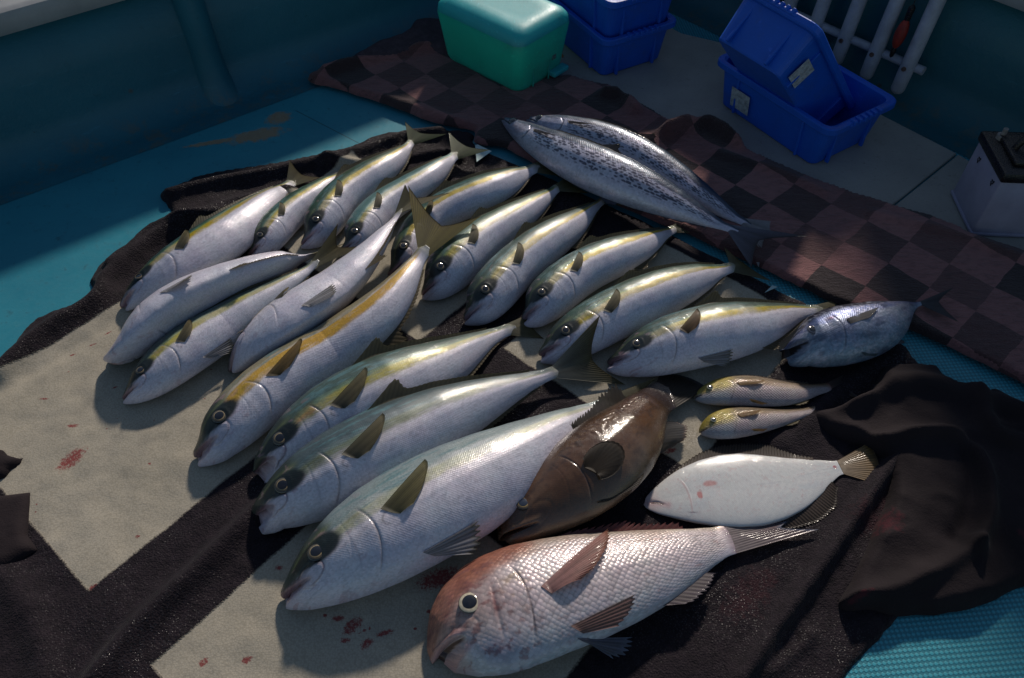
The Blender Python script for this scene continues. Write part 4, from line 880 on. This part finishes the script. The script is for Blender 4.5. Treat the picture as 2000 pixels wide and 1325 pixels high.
yt('biggest yellowtail of the catch, silver-white flank, lying left of the brown grouper',(550,1172),D(580,1075,642,1188,640,1000,742,1147,715,940,832,1110,800,890,925,1068,900,855,1010,1000,1000,825,1082,920,1100,797,1147,850),(1200,786),tips=((1284,737),(1296,822)),zt=(.04,.012),seed=17,res=1.4,lift=[0,0,.012],green=(.36,.42,.38),gk=.75,yel=(.40,.42,.20),yk=.55,back=(.17,.25,.26),bk=.7,patch=(.20,.19,.09),pk=.8,fork=.5,fins=dict(dorsal=False,pcol=((.10,.10,.05),(.22,.19,.07),(.20,.17,.07)),pelk=1.0,anal=False,pel=True),roll=-10)

# spotted mackerels
MG='spotted mackerels at the top of the catch'
def mk(label,snout,pairs,base,lt=None,**kw):
    f=build_fish('mackerel','spanish_mackerel',label,'fish',snout,pairs,base,group=MG,**dict(dict(tailcol=((.24,.26,.36),(.09,.09,.13),(.05,.05,.07))),**kw))
    s=np.linspace(.26,.55,40);C,T,N,Z,A,B=f.frame(s);h=(.006+.028*np.exp(-((s-.50)/.02)**2))*f.L*ss(.26,.3,s)
    rt=C+N*(A*.92)[:,None]+Z*(B*.3)[:,None]; fin(f,'dorsal_fin',rt,rt+N*h[:,None]+T*(h*.9)[:,None],(.02,.025,.04),(.012,.012,.02),rays=16,jag=.2,m=8)
    rt=f.surf([.212,.216,.222],[.36,.28,.18],.001);tp=f.surf([.32,.30,.28],[.42,.34,.24],.006);fin(f,'pectoral_fin',rt,tp,(.04,.045,.07),(.02,.02,.035),rays=10)
    s=np.linspace(.56,.90,50);C,T,N,Z,A,B=f.frame(s);h=(.008+.024*np.exp(-((s-.585)/.02)**2))*f.L*(.4+.6*np.abs(np.sin(s*75)))
    rt=C-N*(A*.92)[:,None]; fin(f,'anal_fin',rt,rt-N*h[:,None]+T*(h*1.1)[:,None],(.10,.11,.17),(.08,.08,.12),rays=14,jag=.2,m=6)
    return f
mk('far spotted mackerel mostly hidden behind the nearer one, pale tail lobe',(1030,232),D(1075,225,1052,262,1130,228,1102,290,1200,244,1167,305,1270,275,1232,340,1335,320,1302,375,1395,372,1365,407,1435,410,1420,430),(1466,440),tips=((1482,524),(1545,438)),zt=(.02,.02),seed=22,res=1.6,tailcol=((.45,.45,.50),(.50,.50,.54),(.40,.40,.42)),roll=-30,zg=.026,fork=.25)
mk('near spotted mackerel with its pointed head at top left and a wide dark forked tail',(980,232),D(1022,234,1002,270,1075,250,1043,308,1135,268,1100,350,1200,293,1163,382,1260,324,1228,407,1320,365,1300,425,1370,400,1353,438,1410,428,1401,450),(1442,452),tips=((1578,462),(1468,524)),zt=(.055,.05),seed=21,res=1.7,roll=-30,zg=.028,lift=[0,.006,.03],fork=.22)

# small tuna
f=build_fish('tuna','tuna','small blue-black tuna with an open mouth at the right end of the row','fish',(1519,684),D(1540,645,1567,712,1590,612,1622,718,1640,594,1677,709,1690,585,1727,687,1735,583,1764,648,1775,587,1783,609),(1808,592),tips=((1873,630),(1862,562)),zt=(.050,.055),lift=[0,0,.022],seed=31,res=1.0,roll=-14,gape=.040,zg=.016,fork=.2,tailcol=((.10,.12,.15),(.05,.06,.08),(.04,.045,.06)))
rt=f.surf([.33,.335,.34],[.22,.12,.02],.001);tp=f.surf([.55,.50,.45],[.36,.20,.06],.004);fin(f,'pectoral_fin',rt,tp,(.07,.075,.10),(.045,.05,.07),rays=9)
s=np.linspace(.50,.92,50);C,T,N,Z,A,B=f.frame(s);h=(.012+.04*np.exp(-((s-.60)/.02)**2))*f.L*(.4+.6*np.abs(np.sin(s*70)));rt=C-N*(A*.92)[:,None];fin(f,'anal_fin',rt,rt-N*h[:,None]*.6+T*(h*1.1)[:,None],(.10,.12,.16),(.12,.12,.14),rays=14,jag=.3,m=6)
s=np.linspace(.30,.60,40);C,T,N,Z,A,B=f.frame(s);h=(.012+.02*gs(s-.33,.04))*f.L;rt=C+N*(A*.93)[:,None];fin(f,'dorsal_fin',rt,rt+N*h[:,None]*.7+T*(h*1.2)[:,None],(.02,.025,.04),(.015,.015,.025),rays=14,jag=.3,m=6)
rt=f.surf([.36,.37,.38],[-.85,-.89,-.93],0);C,T,N,Z,A,B=f.frame([.48,.46,.44]);fin(f,'pelvic_fin',rt,C-N*(A*np.array([.9,.98,1.02]))[:,None]+Z*(B*.2)[:,None],(.12,.18,.22),(.08,.12,.15),rays=5)

# two yellow-brown grunts
def gr(label,snout,pairs,base,tips,seed,zt=(.015,.015)):
    f=build_fish('grunt','grunt_fish',label,'fish',snout,pairs,base,group='small yellow-brown grunts on the right',tips=tips,zt=zt,seed=seed,res=.8,zg=.014,tailcol=((.13,.07,.06),(.04,.03,.03),(.12,.11,.11)),fork=.55)
    rt=f.surf([.29,.30,.31],[.20,.08,-.04],.001);tp=f.surf([.48,.45,.41],[.34,.14,-.02],.006);fin(f,'pectoral_fin',rt,tp,(.28,.15,.03),(.32,.17,.04),rays=10)
    rt=f.surf([.36,.37,.38],[-.78,-.84,-.90],0);C,T,N,Z,A,B=f.frame([.50,.48,.45]);fin(f,'pelvic_fin',rt,C-N*(A*np.array([.86,.95,1.02]))[:,None]+Z*(B*.35)[:,None],(.30,.16,.03),(.26,.13,.03),rays=6)
    s=np.linspace(.27,.86,60);C,T,N,Z,A,B=f.frame(s);h=(.030-.012*gs(s-.58,.05))*f.L*ss(.27,.31,s)*(1-ss(.80,.86,s));rt=C+N*(A*.93)[:,None]+Z*(B*.1)[:,None];fin(f,'dorsal_fin',rt,rt+N*h[:,None]*.55+T*(h*1.2)[:,None],(.08,.05,.03),(.05,.035,.03),rays=22,jag=.3,m=6)
    s=np.linspace(.62,.80,20);C,T,N,Z,A,B=f.frame(s);h=.04*f.L*ss(.62,.66,s)*(1-ss(.70,.81,s));rt=C-N*(A*.93)[:,None];fin(f,'anal_fin',rt,rt-N*h[:,None]*.5+T*(h*1.1)[:,None],(.20,.16,.05),(.14,.10,.04),rays=8,jag=.3,m=6)
    return f
gr('upper yellow-brown grunt with its mouth against the grouper tail',(1354,777),D(1375,751,1387,791,1410,737,1421,794,1460,733,1468,795,1515,739,1520,795,1565,748,1565,785,1605,748,1608,769),(1627,757),((1650,731),(1684,780)),41)
gr('lower yellow-brown grunt with an orange nose, tail tucked under the dark cloth',(1365,845),D(1380,815,1394,858,1415,798,1430,857,1465,794,1476,850,1520,797,1526,833,1570,796,1574,815),(1604,796),((1640,770),(1652,800)),42)

# brown grouper
f=build_fish('grouper','grouper','wet brown grouper with rounded dark breast fin beside the biggest yellowtail','fish',(970,1040),D(1000,965,1060,1052,1035,908,1135,1022,1080,866,1205,988,1130,833,1262,930,1175,800,1292,868,1222,773,1308,822,1264,758,1321,796),(1312,768),tips=((1290,728),(1382,758)),zt=(.02,.02),seed=51,res=1.3,tailround=.20,tailcol=((.030,.020,.015),(.014,.011,.012),(.05,.05,.07)),tailrays=14)
a=np.linspace(0,1,12);L=f.L
rt=f.surf(.375+.02*a,-.14-.26*a,.001);an=np.linspace(0,1,36);s1=.445+.092*np.cos(R(-128)+R(256)*an)*1.0;v1=-.27-.37*np.sin(R(-128)+R(256)*an)*1.0;tp=f.surf(s1,v1,.004);fin(f,'pectoral_fin',rt,tp,(.050,.030,.014),(.010,.007,.005),rays=15,bow=.003,bowdir=(0,0,1),edge=(.045,.032,.020),thick=.0012,rip=.0003,jag=.02)
s=np.linspace(.36,.84,90);C,T,N,Z,A,B=f.frame(s);h=(.045+.030*ss(.62,.74,s))*L*ss(.36,.39,s)*(1-ss(.80,.85,s));rt=C+N*(A*.94)[:,None];fin(f,'dorsal_fin',rt,rt+N*h[:,None]*.75+T*(h*.9)[:,None]+Z*(h*.35)[:,None],(.050,.035,.025),(.045,.038,.035),rays=24,jag=.28,m=10,edge=(.16,.14,.12),rip=.0009)
s=np.linspace(.68,.84,30);C,T,N,Z,A,B=f.frame(s);h=.13*L*ss(.68,.73,s)*(1-.5*ss(.78,.85,s));rt=C-N*(A*.93)[:,None];fin(f,'anal_fin',rt,rt-N*h[:,None]*.55+T*(h*.75)[:,None]-Z*(B*.55)[:,None],(.030,.028,.032),(.06,.065,.085),rays=12,jag=.1,m=12,edge=(.20,.11,.09))
rt=f.surf([.34,.36,.38],[-.86,-.90,-.93],0);C,T,N,Z,A,B=f.frame([.56,.54,.50]);fin(f,'pelvic_fin',rt,C-N*(A*np.array([.90,.98,1.04]))[:,None]+Z*(B*.25)[:,None],(.035,.025,.02),(.05,.04,.035),rays=7,edge=(.12,.10,.08))

# flounder, blind side up
f=build_fish('flounder','flounder','white flounder lying blind side up with an amber fan tail','fish',(1257,985),D(1295,940,1317,1012,1345,910,1377,1022,1405,890,1432,1027,1465,885,1486,1024,1525,886,1536,1003,1580,892,1591,966,1620,898,1629,935),(1652,912),tips=((1698,864),(1720,948)),zt=(.02,.02),seed=61,res=1.2,zg=.012,tailround=.10,tailcol=((.55,.42,.30),(.26,.14,.02),(.10,.05,.012)),tailrays=15)
L=f.L
for nm,sg,a0,a1,hh in(('dorsal_fin',1,.08,.87,.085),('anal_fin',-1,.22,.88,.085)):
    s=np.linspace(a0,a1,90);C,T,N,Z,A,B=f.frame(s);h=hh*L*ss(a0,a0+.30,s)**.8*(1-.75*ss(a1-.22,a1,s)) if sg>0 else hh*L*(.25+.75*ss(.45,.72,s))*(1-.55*ss(a1-.10,a1,s))
    rt=C+N*(A*.955*sg)[:,None];rt[:,2]=.020;tp=rt+N*(h*.95*sg)[:,None]+T*(h*.45)[:,None];tp[:,2]=.016
    fin(f,nm,rt,tp,(.11,.075,.065),(.06,.042,.032),rays=52,jag=.10,m=8,edge=(.05,.035,.03),nu=300,rip=.0012)

# red sea bream
f=build_fish('bream','sea_bream','big pink-silver sea bream with a white-ringed eye in the foreground','fish',(845,1298),D(877,1155,905,1338,937,1080,985,1320,1022,1056,1070,1288,1112,1036,1160,1248,1202,1028,1240,1210,1290,1026,1316,1168,1370,1027,1392,1102),(1442,1050),tips=((1600,1034),(1575,1000)),zt=(.025,.012),seed=71,res=1.7,gape=.016,fork=.7,tailcol=((.42,.36,.38),(.26,.17,.20),(.30,.32,.42)),tailrays=12)
L=f.L
a=np.linspace(0,1,8);rt=f.surf(.355+.022*a,-.02-.16*a,.001);tp=f.surf([.610,.606,.582,.545,.505,.465],[.92,.74,.46,.20,.0,-.12],.008);fin(f,'pectoral_fin',rt,tp,(.50,.27,.27),(.46,.20,.17),rays=14,bow=.010,bowdir=(0,0,1),thick=.0018,rip=.0008,jag=.05,edge=(.40,.16,.10))
s=np.linspace(.42,.86,90);C,T,N,Z,A,B=f.frame(s);h=(.028+.020*gs(s-.60,.08))*L*ss(.42,.46,s)*(1-ss(.80,.87,s));rt=C+N*(A*.95)[:,None];fin(f,'dorsal_fin',rt,rt+N*h[:,None]*.55+T*(h*1.5)[:,None],(.20,.05,.05),(.26,.08,.08),rays=20,jag=.4,m=8,edge=(.34,.12,.12),rip=.0009)
s=np.linspace(.655,.84,40);C,T,N,Z,A,B=f.frame(s);h=.062*L*ss(.655,.70,s)*(1-.5*ss(.75,.85,s));rt=C-N*(A*.94)[:,None]+Z*(B*.1)[:,None];fin(f,'anal_fin',rt,rt-N*h[:,None]*.50+T*(h*.9)[:,None],(.13,.10,.13),(.12,.09,.12),rays=11,jag=.2,m=10,edge=(.20,.17,.21),rip=.0009)
rt=f.surf([.40,.41,.42,.43],[-.72,-.77,-.82,-.87],0);C,T,N,Z,A,B=f.frame([.60,.59,.565,.53]);fin(f,'pelvic_fin',rt,C-N*(A*np.array([.62,.76,.88,.98]))[:,None]+Z*(B*np.array([.95,.8,.66,.5]))[:,None],(.30,.17,.16),(.24,.13,.13),rays=6,jag=.06,rip=.0010)
rt=f.surf([.41,.42,.43,.44],[-.90,-.94,-.97,-.99],0);C,T,N,Z,A,B=f.frame([.57,.56,.535,.50]);tp=C-N*(A*np.array([1.14,1.28,1.36,1.30]))[:,None];tp[:,2]=.03;fin(f,'pelvic_fin',rt,tp,(.20,.20,.28),(.14,.16,.24),rays=6,jag=.15,rip=.0009,edge=(.20,.24,.34))

# ------------------------------------------------------------------ boxes, battery, grille
def plastic(name,c,rough=.38,trans=0):
    m=M(name); n=m.noise(9,4); sc=m.noise(70,5,.8,vec=m.mapping(m.coord(),scale=(1,.25,1)))
    col=m.mix(m.mapr(n,.3,.7,0,.35),c,tuple(k*.6 for k in c)); col=m.mix(m.mapr(sc,.60,.70,0,.55),col,tuple(min(1,k*1.5+.06) for k in c)); gr_=m.noise(5,6,.8); col=m.mix(m.mapr(gr_,.55,.75,0,.35),col,(.10,.10,.09))
    m.P(Base_Color=col,Roughness=m.mapr(sc,.3,.7,rough,rough+.2),Specular_IOR_Level=.5)
    if trans: m.P(Subsurface_Weight=trans,Subsurface_Scale=.12,Subsurface_Radius=(.2,1.0,.8))
    m.bump(sc,.12,.002); return m.m
M_BLUE=plastic('blue_polypropylene',(.006,.105,.60)); M_LAB=mat_plain('scuffed_paper',(.42,.46,.50),.6,.25,90,.2)
def rrect(X,Y,r,n=5):
    o=[]
    for cx,cy,a0 in((X-r,Y-r,0),(-X+r,Y-r,90),(-X+r,-Y+r,180),(X-r,-Y+r,270)):
        for k in range(n): a=R(a0+90*k/(n-1)); o.append((cx+r*math.cos(a),cy+r*math.sin(a)))
    return o
def crate(label,O,ax,ay,az,stick=None,group='blue plastic crates in the far corner'):
    """O = centre of the bottom; ax long axis, ay short axis, az towards the opening"""
    ax,ay,az=[np.array(q)/np.linalg.norm(q) for q in(ax,ay,az)]; O=np.array(O,float)
    root=empty('crate',O,label=label,cat='crate',group=group)
    T=lambda p:O+ax*p[0]+ay*p[1]+az*p[2]
    Hc=.142
    prof=[(.185,.112,.0,.020),(.188,.115,.004,.022),(.207,.124,Hc-.022,.026),(.222,.136,Hc-.022,.030),(.226,.140,Hc-.018,.032),(.226,.140,Hc-.003,.032),(.223,.137,Hc,.031),(.212,.126,Hc,.027),(.204,.121,Hc-.004,.025),(.186,.112,.010,.020)]
    V=[];n=20
    for X,Y,z,r_ in prof: V+=[T((x,y,z)) for x,y in rrect(X,Y,r_)]
    F=[(i*n+j,i*n+(j+1)%n,(i+1)*n+(j+1)%n,(i+1)*n+j) for i in range(len(prof)-1) for j in range(n)]+[tuple(range(n))[::-1],tuple(range((len(prof)-1)*n,len(prof)*n))]
    mesh('shell',V,F,M_BLUE,root,smooth=False)
    Mx=np.stack([ax,ay,az],1)
    for sx in(-1,1):
        mb=MB();mb.box(T((sx*.226,0,Hc-.008)),(.006,.13,.010),Mx,.002)
        for k in range(6): mb.box(T((sx*.222,-.050+.020*k,Hc-.003)),(.020,.009,.016),Mx,.002)
        mb.build('handle_grip',M_BLUE,root)
    for sy in(-1,1):
        for x in(-.125,.125):
            mb=MB(); mb.box(T((x,sy*.1215,Hc*.42)),(.008,.012,Hc*.80),Mx@np.array([[1,0,0],[0,1,sy*.06],[0,-sy*.06,1]]),.002); mb.build('rib',M_BLUE,root)
    for sx in(-1,1):
        for y in(-.07,.07):
            mb=MB(); mb.box(T((sx*.1985,y,Hc*.42)),(.012,.008,Hc*.80),Mx,.002); mb.build('rib',M_BLUE,root)
    for st in stick or []:
        (cx,cy,cz),u,v,(hu,hv)=st; u=np.array(u,float);v=np.array(v,float)
        nrm=np.cross(u,v);P=[np.array([cx,cy,cz])+u*a*hu+v*b*hv for a,b in((-1,-1),(1,-1),(1,1),(-1,1))]
        out=np.array([cx,cy,0]);out/=np.linalg.norm(out)
        V=[T(p) for p in P]+[T(p+out*.0012) for p in P]
        mesh('sticker',V,[(0,1,2,3),(4,5,6,7),(0,1,5,4),(1,2,6,5),(2,3,7,6),(3,0,4,7)],M_LAB,root,smooth=False)
    return root
c1=(W(1393,115,.145)[:2]+W(1760,205,.145)[:2])/2
ax=(W(1620,262,.145)-W(1393,115,.145));ax[2]=0;ax/=np.linalg.norm(ax);ay=np.array([-ax[1],ax[0],0]);
if ay[1]<0: ay=-ay
crate('open blue crate standing on the grey deck with another crate tipped inside it',(c1[0],c1[1],.012),ax,ay,(0,0,1),[((-.105,-.1265,.055),(1,0,0),(0,-.13,1),) + ((.036,.032),)])
th=R(41); o=ay*math.cos(th)+np.array([0,0,1])*math.sin(th); dn=ay*math.sin(th)-np.array([0,0,1])*math.cos(th)
E1m=W(1457,110,.288)
crate('blue crate tipped up on end inside the open crate, rim towards the grille',E1m+dn*.187,dn,ax,o,[((-.125,.1265,.050),(1,0,0),(0,.13,1),(.030,.032))])
s1=W(1290,122,.01)-W(1178,158,.01);s1[2]=0;s1/=np.linalg.norm(s1);l1=np.array([-s1[1],s1[0],0])
rc=W(1183,88,.148); c2=rc+s1*.140+l1*.226; 
crate('lower crate of the blue stack beside the translucent green tub',(c2[0],c2[1],.012),l1,s1,(0,0,1))
crate('upper crate of the blue stack, cut off by the top of the photo',(c2[0]+.004,c2[1],.012+.118),l1,s1,(0,0,1))

# translucent green tub lying with its lid off to the side
mg=plastic('sea_green_translucent_plastic',(.02,.60,.42),.30,.6); mg2=plastic('teal_plastic_top',(.03,.44,.48),.36,.4)
gF=W(1014,190,.022);gR=W(1095,140,.022);gL=W(866,115,.022)
ga=gL-gF;ga[2]=0;La=np.linalg.norm(ga);ga/=La;gb=np.array([ga[1],-ga[0],0]); gb=gb if gb@(gR-gF)>0 else -gb
Lb=.215; gc=(gF+ga*La*.5+gb*Lb*.5)[:2]
troot=empty('tub',(gc[0],gc[1],.022),label='translucent sea green plastic tub with rounded top, standing on the checked rug',cat='tub')
def gT(x,y,z): return np.array([gc[0],gc[1],.022])+ga*x+gb*y+np.array([0,0,1])*z
V=[];n=28
prof=[(0,.012,.86),(.004,.006,.93),(.02,.0,.97),(.10,-.009,1.0),(.160,-.016,1.02),(.168,-.015,1.02)]
for z,ins,kx in prof: V+=[gT(x,y,z) for x,y in rrect(La/2-ins,Lb/2-ins,.035,7)]
F=[(i*n+j,i*n+(j+1)%n,(i+1)*n+(j+1)%n,(i+1)*n+j) for i in range(len(prof)-1) for j in range(n)]+[tuple(range(n))[::-1]]
mesh('side_wall',V,F,mg,troot)
V=[];prof=[(.168,-.0152),(.185,-.013),(.198,-.003),(.206,.012),(.209,.034),(.207,.056)]
for z,ins in prof: V+=[gT(x,y,z) for x,y in rrect(La/2-ins,Lb/2-ins,max(.012,.035),7)]
F=[(i*n+j,i*n+(j+1)%n,(i+1)*n+(j+1)%n,(i+1)*n+j) for i in range(len(prof)-1) for j in range(n)]+[tuple(range((len(prof)-1)*n,len(prof)*n))]
mesh('domed_top',V,F,mg2,troot)
mb=MB();Mg=np.stack([ga,gb,np.array([0,0,1.])],1)
mb.box(gT(-La/2-.012,Lb*.30,.020),(.030,.07,.016),Mg,.004); mb.build('latch',mg2,troot)
mb=MB();mb.box(gT(-La/2-.004,Lb*.12,.085),(.004,.006,.17),Mg,.002);mb.box(gT(-La/2-.004,-Lb*.22,.085),(.004,.006,.15),Mg,.002)
mb.build('side_rib',mg,troot)
mb=MB();mb.box(gT(-La/2-.0058,Lb*.22,.085),(.0016,.018,.045),Mg);mb.build('sticker',mat_plain('worn_print',(.10,.22,.20),.6,.5,200,.1),troot)
# a curl of orange tape behind the tub
mb=MB();p=W(1092,112,.03);mb.tube([p+np.array([.012*math.cos(a)*(1+.2*a),.012*math.sin(a),.004*a]) for a in np.linspace(0,5,24)],.003,8);tag(mb.build('tape',mat_plain('orange_tape',(.45,.16,.04),.4),None,True),'small curl of orange tape behind the right corner of the green tub','tape')

# battery
bF=W(1895,460,.012);bL=W(1857,378,.012);u1=bL-bF;u1[2]=0;D1=np.linalg.norm(u1);u1/=D1;u2=np.array([u1[1],-u1[0],0]);u2=u2 if u2[0]>0 else -u2
D2=.235;bh=.172;bc=bF+u1*D1/2+u2*D2/2;Mb=np.stack([u2,u1,np.array([0,0,1.])],1)
br=empty('battery',(bc[0],bc[1],.012),label='pale lilac car battery with black lid and carrying handle at the right edge',cat='battery')
mcase=mat_plain('lilac_battery_case',(.30,.30,.42),.4,.08,12,.1); mblk=mat_plain('black_plastic',(.012,.010,.012),.22,.3,50,.5)
mb=MB();mb.box((bc[0],bc[1],.012+bh/2),(D2,D1,bh),Mb,.006);mb.box((bc[0],bc[1],.018),(D2+.006,D1+.006,.010),Mb,.003);mb.build('case',mcase,br,True)
mb=MB();mb.box((bc[0],bc[1],.012+bh+.013),(D2+.010,D1+.010,.028),Mb,.005);mb.box((bc[0],bc[1],.012+bh+.033),(D2-.05,D1-.05,.014),Mb,.004);lid=mb.build('lid',mblk,br,True)
mt=mat_plain('dull_lead',(.30,.28,.27),.35,.2,80,.3)
for a,b in((-.085,.055),(.085,.055)):
    mb=MB();p=bc+u2*a+u1*b;p[2]=.012+bh+.026
    mb.tube([p,p+np.array([0,0,.012])],.013,16);mb.tube([p+np.array([0,0,.011]),p+np.array([0,0,.030])],.006,12);mb.build('terminal',mt,lid,True)
mb=MB();pts=[]
for a in np.linspace(0,math.pi,20): q=bc-u2*.02+u2*(.055*math.cos(a))+u1*(.0);q[2]=.012+bh+.030+.055*math.sin(a);pts.append(q)
mb.tube(pts,.008,10);mb.build('handle',mblk,br,True)
# crumpled clear bag on the battery
rs=np.random.RandomState(4);n=36;V=[]
for i in range(n):
    for j in range(n):
        u=i/(n-1)-.5;v=j/(n-1)-.5;p=bc+u2*(u*.13+.035)+u1*(v*.12-.012);rr=max(0,1-(2*u)**4)*max(0,1-(2*v)**4)
        V.append((p[0],p[1],.012+bh+.041+rr*(.010+.026*abs(float(fbm(u*14,v*14,5,3))-.45)*2)))
mbag=M('crumpled_clear_film');mbag.P(Base_Color=(.10,.10,.11),Roughness=.12,Specular_IOR_Level=.9,Coat_Weight=1.0);mbag.bump(mbag.vor(70,feature='DISTANCE_TO_EDGE'),.8,.006)
tag(mesh('plastic_bag',V,gridfaces(n,n),mbag.m,smooth=False),'crumpled glossy plastic film lying on the battery lid','bag')
for k,(u,v) in enumerate(((1868,282),(1942,352))):
    mb=MB()
    for a,b in((-.004,.004),(.003,-.003),(.0,.006)):
        q=bF+u1*(D1*(.75 if k==0 else .18))+np.array([0,0,bh*(.82 if k==0 else .84)]); q=q-u2*.0012
        mb.box(q+u1*a+np.array([0,0,b]),(.001,.012,.003),Mb@np.array([[1,0,0],[0,math.cos(a*300),-math.sin(a*300)],[0,math.sin(a*300),math.cos(a*300)]]))
    mb.build('printed_mark',mblk,br)

# white plastic grille leaning on the right bulwark
mw=mat_plain('chalky_white_plastic',(.40,.43,.50),.5,.15,15,.15); mbolt=mat_plain('rusty_bolt',(.16,.10,.08),.5,.3,90,.3)
gr0=empty('grille',(*((W(1752,174,.06)[:2])),.03),label='white slatted plastic grille leaning against the dark right-hand bulwark',cat='grille')
base0=W(1752,176,.05);dirn=np.array([dr[0],dr[1],0]);toff=np.array([nr[0],nr[1],0])
# slat step along the wall measured from the two nearest slat feet
lean=.10
def gp(a,z,off=0.0): return base0-dirn*a-toff*(z*lean-off)+np.array([0,0,z])
step=.108
for k in range(6):
    mb=MB();pts=[gp(k*step,z) for z in(-.012,-.006,.004,.05,.40,.47,.478)]
    mb.tube(pts,[.006,.016,.0205,.0215,.0215,.016,.006],16);sl=mb.build('slat',mw,gr0,True)
    for z in(.075,.325):
        mb=MB();mb.tube([gp(k*step,z,.019),gp(k*step,z,.0245)],.007,10);mb.build('bolt',mbolt,sl,True)
for z in(.075,.325):
    mb=MB();A0=gp(-.045,z,-.012);B0=gp(5*step+.045,z,-.012);mb.tube([A0,B0],.013,12);mb.build('cross_rail',mw,gr0,True)
# red float clipped between the slats
mr=mat_plain('faded_red_foam',(.30,.025,.015),.6,.2,60,.3)
fr=empty('float',tuple(gp(.055,.16,.01)),label='small red fishing float with black ends hanging between two white slats',cat='float')
mb=MB();mb.tube([gp(.055,z,.012) for z in np.linspace(.115,.200,9)],[.006,.012,.015,.0165,.017,.0165,.015,.012,.006],14);mb.build('foam_body',mr,fr,True)
mb=MB();mb.tube([gp(.055,z,.012) for z in(.196,.205,.235,.242)],[.007,.009,.010,.004],12);mb.build('cap',mblk,fr,True)
mb=MB();mb.tube([gp(.055,z,.012) for z in(.118,.105,.090,.085)],[.006,.008,.006,.002],12);mb.build('cap',mblk,fr,True)
mb=MB();mb.tube([gp(.055,.325,.008),gp(.057,.28,.010),gp(.055,.24,.012)],.0015,6);mb.build('cord',mblk,fr,True)
